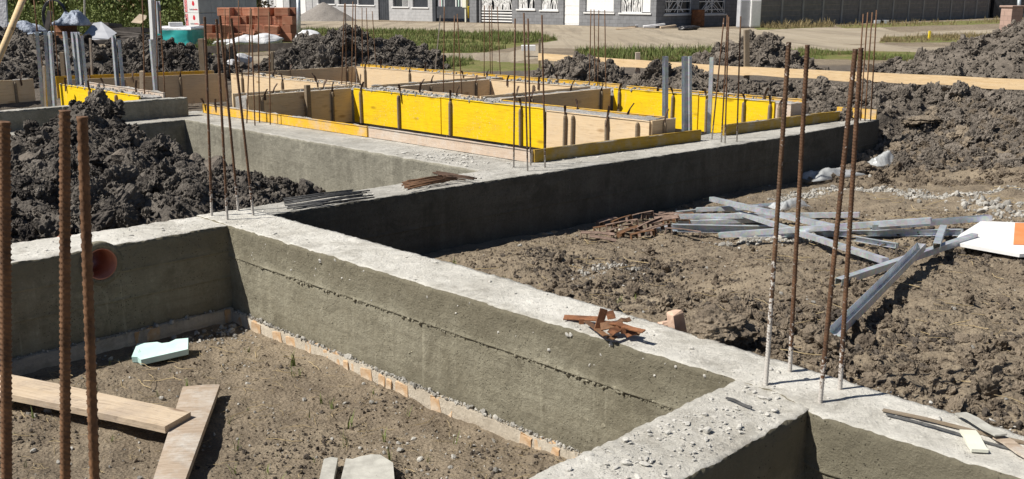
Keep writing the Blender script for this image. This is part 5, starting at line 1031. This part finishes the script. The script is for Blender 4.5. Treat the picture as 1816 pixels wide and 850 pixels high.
for x, y, z, a, b_, c_ in ((-.9, -.5, .02, .2, 0, 0), (-1.25, -.45, .02, -.1, 0, 0), (-1.3, -.5, .32, .3, 0, .1), (-.15, -.55, .1, .9, .4, .3), (.1, -.6, .25, .3, -.5, .4), (.25, -.5, .02, .1, .2, 0), (.45, -.45, .3, .1, .0, .1), (-.45, -.5, .02, .5, .1, .2), (.55, -.5, .02, -.1, .3, .1), (-2.05, -.4, .02, .05, 0, 0), (-2.05, -.4, .325, .02, 0, .05), (-1.75, -.4, .02, .1, 0, 0)): hb(x, y, z, a, b_, c_)
def bag(px, py, D, L, W, hh, mat, lab, seed, cat='bag', name='sack', zoff=0.):
    me = lump(seed, 4, 16, .2, .7); o = new_obj(name, me, mat); o.location = atD(px, py, D)+Vector((0, 0, zoff)); o.scale = (L, W, hh); o.rotation_euler = (0, 0, random.uniform(0, 1)); me.polygons.foreach_set('use_smooth', [True]*len(me.polygons)); return tag(o, lab, cat)
bag(412, 76, 33.5, .55, .4, .25, 'bagwhite', 'white plastic bags left below the brick stack', 601); bag(440, 74, 33.5, .6, .4, .26, 'bagwhite', 'white plastic bags in the middle below the brick stack', 602); bag(468, 73, 33.5, .5, .4, .26, 'bagwhite', 'white plastic bags right below the brick stack', 603)
bag(545, 66, 37, .55, .45, .32, 'bagwhite', 'round white sack right of the galvanised pole', 604); bag(426, 108, 23, .28, .25, .18, 'bagwhite', 'white crumpled bag on the ground before the brick stack', 605); bag(411, 116, 22, .2, .16, .17, 'bagwhite', 'small white bag left of the crumpled one', 606)
bag(1222, 50, 52, .5, .4, .3, 'black', 'black rubbish bag beside the rusty barrel, right one', 607); bag(1212, 51, 51.5, .35, .3, .25, 'black', 'black rubbish bag beside the rusty barrel, left one', 608)
o = MB().box(-.2, .2, -.15, .15, 0, .16, 0, .01).build('loose_block', 'white'); o.location = at(937, 100, -.03)+Vector((0, 0, .15)); tag(o, 'white block near the left end of the long timber', 'block')
t = atD(529, -20, 38); b = atD(530, 74, 38); o = MB().tube([b, t], .075, 14).build('steel_pole', 'zinc', None, True); tag(o, 'galvanised steel pole beside the brick stack', 'pole')
o = board_px(atD(365, 89, 30), atD(556, 81, 30), .22, .05, 'dustwood', 'low dark board along the grass in front of the brick stack', 'edge_plank', 'board')
o = MB().box(-.3, .3, -.15, .15, 0, .22, 0, .01).build('loose_block', 'white'); o.location = at(546, 37, -.03); tag(o, 'white block beside the grey sand heap', 'block')
# ------------------------------------------------------------------ houses, gates and fences behind
hs = at(575, 37, -.03); A, B = np.meshgrid(np.linspace(-2.6, 2.6, 50), np.linspace(-2, 2, 40), indexing='ij'); d = np.sqrt((A/2.3)**2+(B/1.7)**2)
o = new_obj('sand_heap', grid_mesh('sand_heap', np.stack([A, B, np.maximum(-.1, 1.25*(1-d)+.08*fbm(A*2, B*2, None, 4, 611))], -1)), 'sand'); o.location = hs; tag(o, 'grey sand heap in front of the pale house wall', 'sand heap')
HU = 44.6                                              # facade plane of the near house, running along the v axis
def hv(px, py=20, u=HU): return onU(px, py, u)
def facade(name, lab, u, pxl, pxr, hgt, mat, depth=6.):
    va = onU(pxl, 40, u)[0]; vb = onU(pxr, 40, u)[0]; org = XY(u, vb, -.06); rz = math.atan2(S2, -S2)          # local x runs along +v
    root = empty(name, org, rz, lab, 'building'); L = va-vb; return root, L, vb
def fx(px, u, vb): return onU(px, 20, u)[0]-vb
def fz(px, py, u): return onU(px, py, u)[1]+.06
def wall_open(root, L, hgt, ops, mat, th=.3, name='wall'):
    """wall along local x with real openings; local -y... the seen side is +y"""
    ops = sorted(ops); x = 0; mb = MB()
    for a, b, z0, z1 in ops:
        if a > x: mb.box(x, a, -th, 0, 0, hgt)
        if z0 > 0: mb.box(a, b, -th, 0, 0, z0)
        if z1 < hgt: mb.box(a, b, -th, 0, z1, hgt)
        x = b
    if x < L: mb.box(x, L, -th, 0, 0, hgt)
    return mb.build(name, mat, root)
def grille(root, a, b, z0, z1, y, seed, n=16, mat='white'):
    r = random.Random(seed); g = MB(); t = .05
    for q in ((a, b, z0, z0+t), (a, b, z1-t, z1)): g.box(q[0], q[1], y, y+.03, q[2], q[3])
    for q in ((a, a+t), (b-t, b)): g.box(q[0], q[1], y, y+.03, z0+t, z1-t)
    fr = g.build('window_frame', mat, root); o = MB()
    for i in range(n):
        x0 = r.uniform(a, b); x1 = x0+r.uniform(-.7, .7)*(b-a); pts = []
        for k in range(7):
            f_ = k/6; pts.append((min(b-.03, max(a+.03, x0+(x1-x0)*f_*f_)), y+.012, z0+.05+(z1-z0-.1)*f_*r.uniform(.97, 1)))
        o.sweep(pts, [(-.02, -.012), (.02, -.012), (.02, .012), (-.02, .012)], up=Vector((0, 1, 0)))
    o.build('ornament', mat, fr); return fr
# near house, dark block
root, L, vb = facade('block_house', '', HU, 850, 1163, 3.0, 'block_dark')
root['label'] = 'dark grey block house with white shuttered windows and a white door'
ops = []; W_ = [(918, 948, 16.5), (959, 989, 18), (1038, 1088, 22), (1100, 1153, 23)]
for a, b, yb in W_: ops.append((fx(b, HU, vb), fx(a, HU, vb), fz((a+b)/2, yb, HU), 2.3))
da, db = fx(1027, HU, vb), fx(999, HU, vb); ops.append((da, db, .05, 2.25)); ga, gb = fx(908, HU, vb), fx(852, HU, vb); ops.append((ga, gb, 0, 2.6))
wall_open(root, L, 3.0, ops, 'block_dark')
for i, (a, b, yb) in enumerate(W_):
    x0, x1, z0, z1 = ops[i] if False else (fx(b, HU, vb), fx(a, HU, vb), fz((a+b)/2, yb, HU), 2.3)
    wn = MB().box(x0, x1, -.2, -.17, z0, z1).build('window', 'glass_dark', root); 
    if i < 2: grille(wn, x0, x1, z0, z1, -.1, i, 26)
    else:
        MB().box(x0, x0+(x1-x0)*(.28 if i == 3 else 1), -.12, -.08, z0+.04, z1).build('shutter', 'white', wn)
        if i == 3: grille(wn, x0+(x1-x0)*.3, x1, z0, z1, -.1, 7, 24)
    MB().box(x0-.1, x1+.1, -.1, .06, z0-.08, z0-.002).build('window_sill', 'white', wn)
dr_ = MB().box(da, db, -.15, -.1, .05, 2.25).build('door', 'white', root)
for k in range(4): MB().box(da+.04, db-.04, -.0995, -.09, .12+k*.5, .5+k*.5, 0, .006).build('door_panel', 'white', dr_)
gt = MB()
for k in range(4): gt.box(ga, gb, -.12, -.08, .12+k*.17, .2+k*.17)
gate = gt.build('gate', 'white', root); grille(gate, ga, gb, .8, 2.5, -.12, 19, 70); MB().box(ga, gb, -.6, -.55, 0, 2.5).build('gate_backing', 'darkmetal', gate)
# its shaded side, along the u axis
vr = vb; Ls = onV(1318, 44, vr)[0]-HU; side = empty('side_frame', (0, 0, 0)); bpy.data.objects.remove(side)
# local frame of the house: x along +v, y along -u ; the side wall runs along -y at x = 0
def ux(px): return -(onV(px, 30, vr)[0]-HU)
ws = [(1179, 1226, 25), (1239, 1286, 25)]; mb = MB(); y = 0
def szz(px, py): return onV(px, py, vr)[1]+.06
cuts = [(ux(a), ux(b), szz((a+b)/2, yb), 2.4) for a, b, yb in ws]; yc = -.001-.3
for ya, yb_, z0, z1 in cuts:
    mb.box(.0, .3, ya, yc, 0, 3.0); mb.box(.0, .3, yb_, ya, 0, z0); mb.box(0, .3, yb_, ya, z1, 3.0); yc = yb_
mb.box(0, .3, -Ls, yc, 0, 3.0); mb.build('side_wall', 'block_dark', root)
MB().box(-.2, L+.1, -Ls-.1, .25, 3.001, 3.2).build('roof_slab', 'fence', root)
for i, (ya, yb_, z0, z1) in enumerate(cuts):
    wn = MB().box(.2, .23, yb_, ya, z0, z1).build('window', 'glass_dark', root); g = MB()
    r = random.Random(i)
    for q in (0, .33, 1): g.box(.05, .08, yb_, ya, z0+(z1-z0-.05)*q*.4, z0+(z1-z0-.05)*q*.4+.05)
    for q in (0, .5, 1): g.box(.051, .079, yb_+(ya-yb_-.05)*q, yb_+(ya-yb_-.05)*q+.05, z0, z1)
    for k in range(12):
        a_, b_ = r.uniform(yb_, ya), r.uniform(yb_, ya); g.sweep([(.065, a_, z0+.1), (.065, (a_+b_)/2, (z0+z1)/2-.2), (.065, b_, z1)], [(-.018, -.012), (.018, -.012), (.018, .012), (-.018, .012)], up=Vector((1, 0, 0)))
    g.build('window_frame', 'white', wn); MB().box(-.06, .12, yb_-.1, ya+.1, z0-.09, z0-.002).build('window_sill', 'white', wn)
# pale house on the left of the gates
HU2 = 44.9
root, L, vb = facade('block_house', '', HU2, 556, 768, 3.0, 'block_light'); root['label'] = 'pale grey block house with dark shutters left of the gates'
W_ = [(565, 594, 7), (601, 634, 8), (636, 664, 9), (697, 724, 12), (732, 759, 13)]; ops = [(fx(b, HU2, vb), fx(a, HU2, vb), fz((a+b)/2, yb, HU2), 2.4) for a, b, yb in W_]; da, db = fx(690, HU2, vb), fx(671, HU2, vb)
wall_open(root, L, 3.0, ops+[(da, db, .02, 2.4)], 'block_light')
for i, (x0, x1, z0, z1) in enumerate(ops):
    wn = MB().box(x0, x1, -.2, -.15, z0, z1).build('window', 'darkmetal' if i != 3 else 'glass_dark', root)
    sh = MB()
    for k in range(int((x1-x0)/.12)): sh.box(x0+k*.12, x0+k*.12+.09, -.149, -.12, z0, z1)
    if i != 3: sh.build('shutter', 'darkmetal', wn)
    else:
        bb_ = MB()
        for k in range(7): bb_.box(x0+(x1-x0)*(k/14), x0+(x1-x0)*(k/14)+.03, -.13, -.1, z0, z1)
        bb_.build('window_bars', 'white', wn)
    MB().box(x0-.1, x1+.1, -.1, .06, z0-.08, z0-.002).build('window_sill', 'white', wn)
dr_ = MB().box(da, db, -.15, -.1, .02, 2.4).build('door', 'darkmetal', root)
for k in range(5): MB().box(da+.03+k*(db-da)/5, da+(k+1)*(db-da)/5-.03, -.0995, -.09, .08, 2.3).build('door_slat', 'darkmetal', dr_)
MB().box(-.1, L+.1, -5, .25, 3.001, 3.2).build('roof_slab', 'fence', root); MB().box(0, L, -5, -.31, 0, 3.0).build('house_body', 'block_light', root)
# striped slat gate between the houses
ga0 = onU(775, 30, HU2)[0]; gb0 = onU(826, 30, HU2)[0]; gp = empty('slat_gate', XY(HU2, gb0, -.06), math.atan2(S2, -S2), 'gate of vertical slats in grey, mint and pink with a dark lower panel', 'gate'); LL = ga0-gb0; ns = 22
for k in range(ns):
    o = MB().box(k*LL/ns+.01, (k+1)*LL/ns-.02, -.06, -.02, .3, 2.6).build('slat', ['darkmetal', 'greywrap', 'white', 'pink', 'darkmetal', 'mint', 'darkmetal'][(k*5+k//3) % 7] if (k > 15 or k < 8) else 'darkmetal', gp)
MB().box(0, LL, -.015, .03, .25, 1.0).build('lower_panel', 'darkmetal', gp); MB().box(LL+.02, LL+.35, -.1, .1, 0, 2.8).build('gate_post', 'darkmetal', gp)
m_ = empty('meter_box', XY(HU2-.1, onU(831, 30, HU2)[0], -.06), math.atan2(S2, -S2), 'cream meter box with a yellow pipe beside the white gate', 'meter box'); MB().box(.0, .35, -.1, .12, .95, 1.9, 0, .01).build('box', 'creambox', m_); MB().tube([(-.1, 0, .3), (-.1, 0, 1.0), (-.3, 0, 1.05), (-.3, 0, 2.2)], .045, 8).build('yellow_pipe', 'yellowpaint', m_, True); MB().box(.1, .2, -.05, .05, 0, .95).build('box_stand', 'creambox', m_)
o = MB().box(0, onU(838, 30, HU2)[0]-onU(850, 30, HU2)[0], -.3, .05, 0, 2.8, 0, .01).build('gate_pillar', 'block_dark'); o.location = XY(HU2-.2, onU(850, 30, HU2)[0], -.06); o.rotation_euler = (0, 0, math.atan2(S2, -S2)); tag(o, 'grey block pillar left of the white ornamental gate', 'pillar')
# pale fence left of the houses
U3 = 46.; f0 = onU(440, 20, U3)[0]; f1 = onU(556, 20, U3)[0]; fr_ = empty('yard_fence', XY(U3, f1, -.06), math.atan2(S2, -S2), 'pale yard fence with white posts behind the brick stack', 'fence'); LL = f0-f1
for k in range(9): MB().box(k*LL/9+.12, (k+1)*LL/9-.06, -.08, -.02, .05, 2.4).build('fence_panel', ['block_light', 'white', 'darkmetal', 'block_light', 'white'][k % 5], fr_); MB().box(k*LL/9-.05, k*LL/9+.11, -.1, .02, 0, 2.6, 0, .01).build('fence_post', 'white' if k % 3 else 'darkmetal', fr_)
# concrete panel fence on the right
v0_ = 30.6; fpx = [1345, 1366, 1405, 1441, 1476, 1510, 1541, 1571, 1599, 1626, 1652, 1677, 1701, 1724, 1746, 1769]
pf = empty('panel_fence', XY(49.2, v0_, -.06), R(45), 'long dark concrete panel fence running away at the upper right', 'fence')
us = [onV(px, 40, v0_-.0)[0]-49.2 for px in fpx]; slope = lambda x: -(x/28)*2.2*0
us = np.linspace(us[0], us[-1], len(us))
for i, x in enumerate(us):
    MB().box(x-.09, x+.09, -.06, .1, 0, 2.4, 0, .015).build('fence_post', 'fence_post', pf)
    if i+1 < len(us):
        for k in range(8): MB().box(x+.091, us[i+1]-.091, 0, .06, .01+k*.29, .297+k*.29, 0, .014).build('fence_panel', 'fence', pf)
# rusty barrel and two cabinets at the house
drum(at(1237, 47.5, -.03), .36, .92, 'rust_orange', 'rusty oil barrel standing at the dark block house')
for px, mt, lab in ((1317, 'greywrap', 'grey upright cabinet, left of the two at the panel fence'), (1336, 'white', 'white upright cabinet, right of the two at the panel fence')):
    q = at(px, 49.5, -.03); c_ = empty('cabinet', q, R(12), lab, 'cabinet'); MB().box(-.28, .28, -.22, .22, .04, 1.45, 0, .02).build('cabinet_body', mt, c_); MB().box(-.25, .25, -.235, -.221, .1, 1.40, 0, .004).build('cabinet_door', mt, c_); MB().box(-.26, .26, -.2, .2, 0, .04).build('cabinet_base', 'fence', c_)
for i, (px, py, s) in enumerate(((1110, 53, .5), (1140, 48, .4), (1160, 49, .6), (1185, 51, .5))):
    q = at(px, py, -.02); o = MB().box(-s, s, -.08, .08, 0, .1, 0, .01).build('scrap_board', ['plank', 'greywrap', 'bagwhite', 'plank'][i], None, False, .02); o.location = q+Vector((0, 0, .05)); o.rotation_euler = (0, -.1, .3*i-.4); tag(o, 'pale scrap board on the ground before the dark house, '+['leftmost', 'second from left', 'third from left', 'rightmost'][i]+' of four', 'scrap')
# brick pillar and low wall at the right edge
q = at(1790, 62, 0); bp = empty('brick_pillar', q, R(20), 'pinkish block pillar and low wall at the upper right edge', 'pillar'); MB().box(-.3, .3, -.3, .3, 0, 1.15, 0, .01).build('pillar_shaft', 'block_pink', bp); MB().box(-.36, .36, -.36, .36, 1.151, 1.23, 0, .015).build('pillar_cap', 'block_pink', bp); MB().box(.301, 3.5, -.15, .15, 0, .6).build('low_wall', 'block_pink', bp); MB().box(.301, 3.5, -.18, .18, .601, .66).build('wall_cap', 'block_pink', bp); MB().tube([(.4, -.3, -.1), (.4, -.3, 1.25)], .03, 8).build('post', 'zinc', bp)
t = atD(1808, -10, 70); b = atD(1806, 32, 70); o = MB().tube([b, t], .12, 10).build('steel_pole', 'zinc', None, True); tag(o, 'pale pole beyond the pinkish pillar at the upper right', 'pole')
o = MB().box(-1.2, 3.2, -.3, .3, 0, 3.2, 0, .02).build('dark_shed', 'black'); o.location = at(1785, 31, 0); tag(o, 'dark shed wall behind the pinkish pillar', 'shed')
for px in (1567, 1558):
    o = MB().box(-.25, .25, -.15, .15, 0, .2, 0, .01).build('loose_block', 'greywrap'); o.location = at(px, 42, 0); tag(o, 'pale block at the foot of the panel fence, '+('right' if px > 1560 else 'left')+' one', 'block')
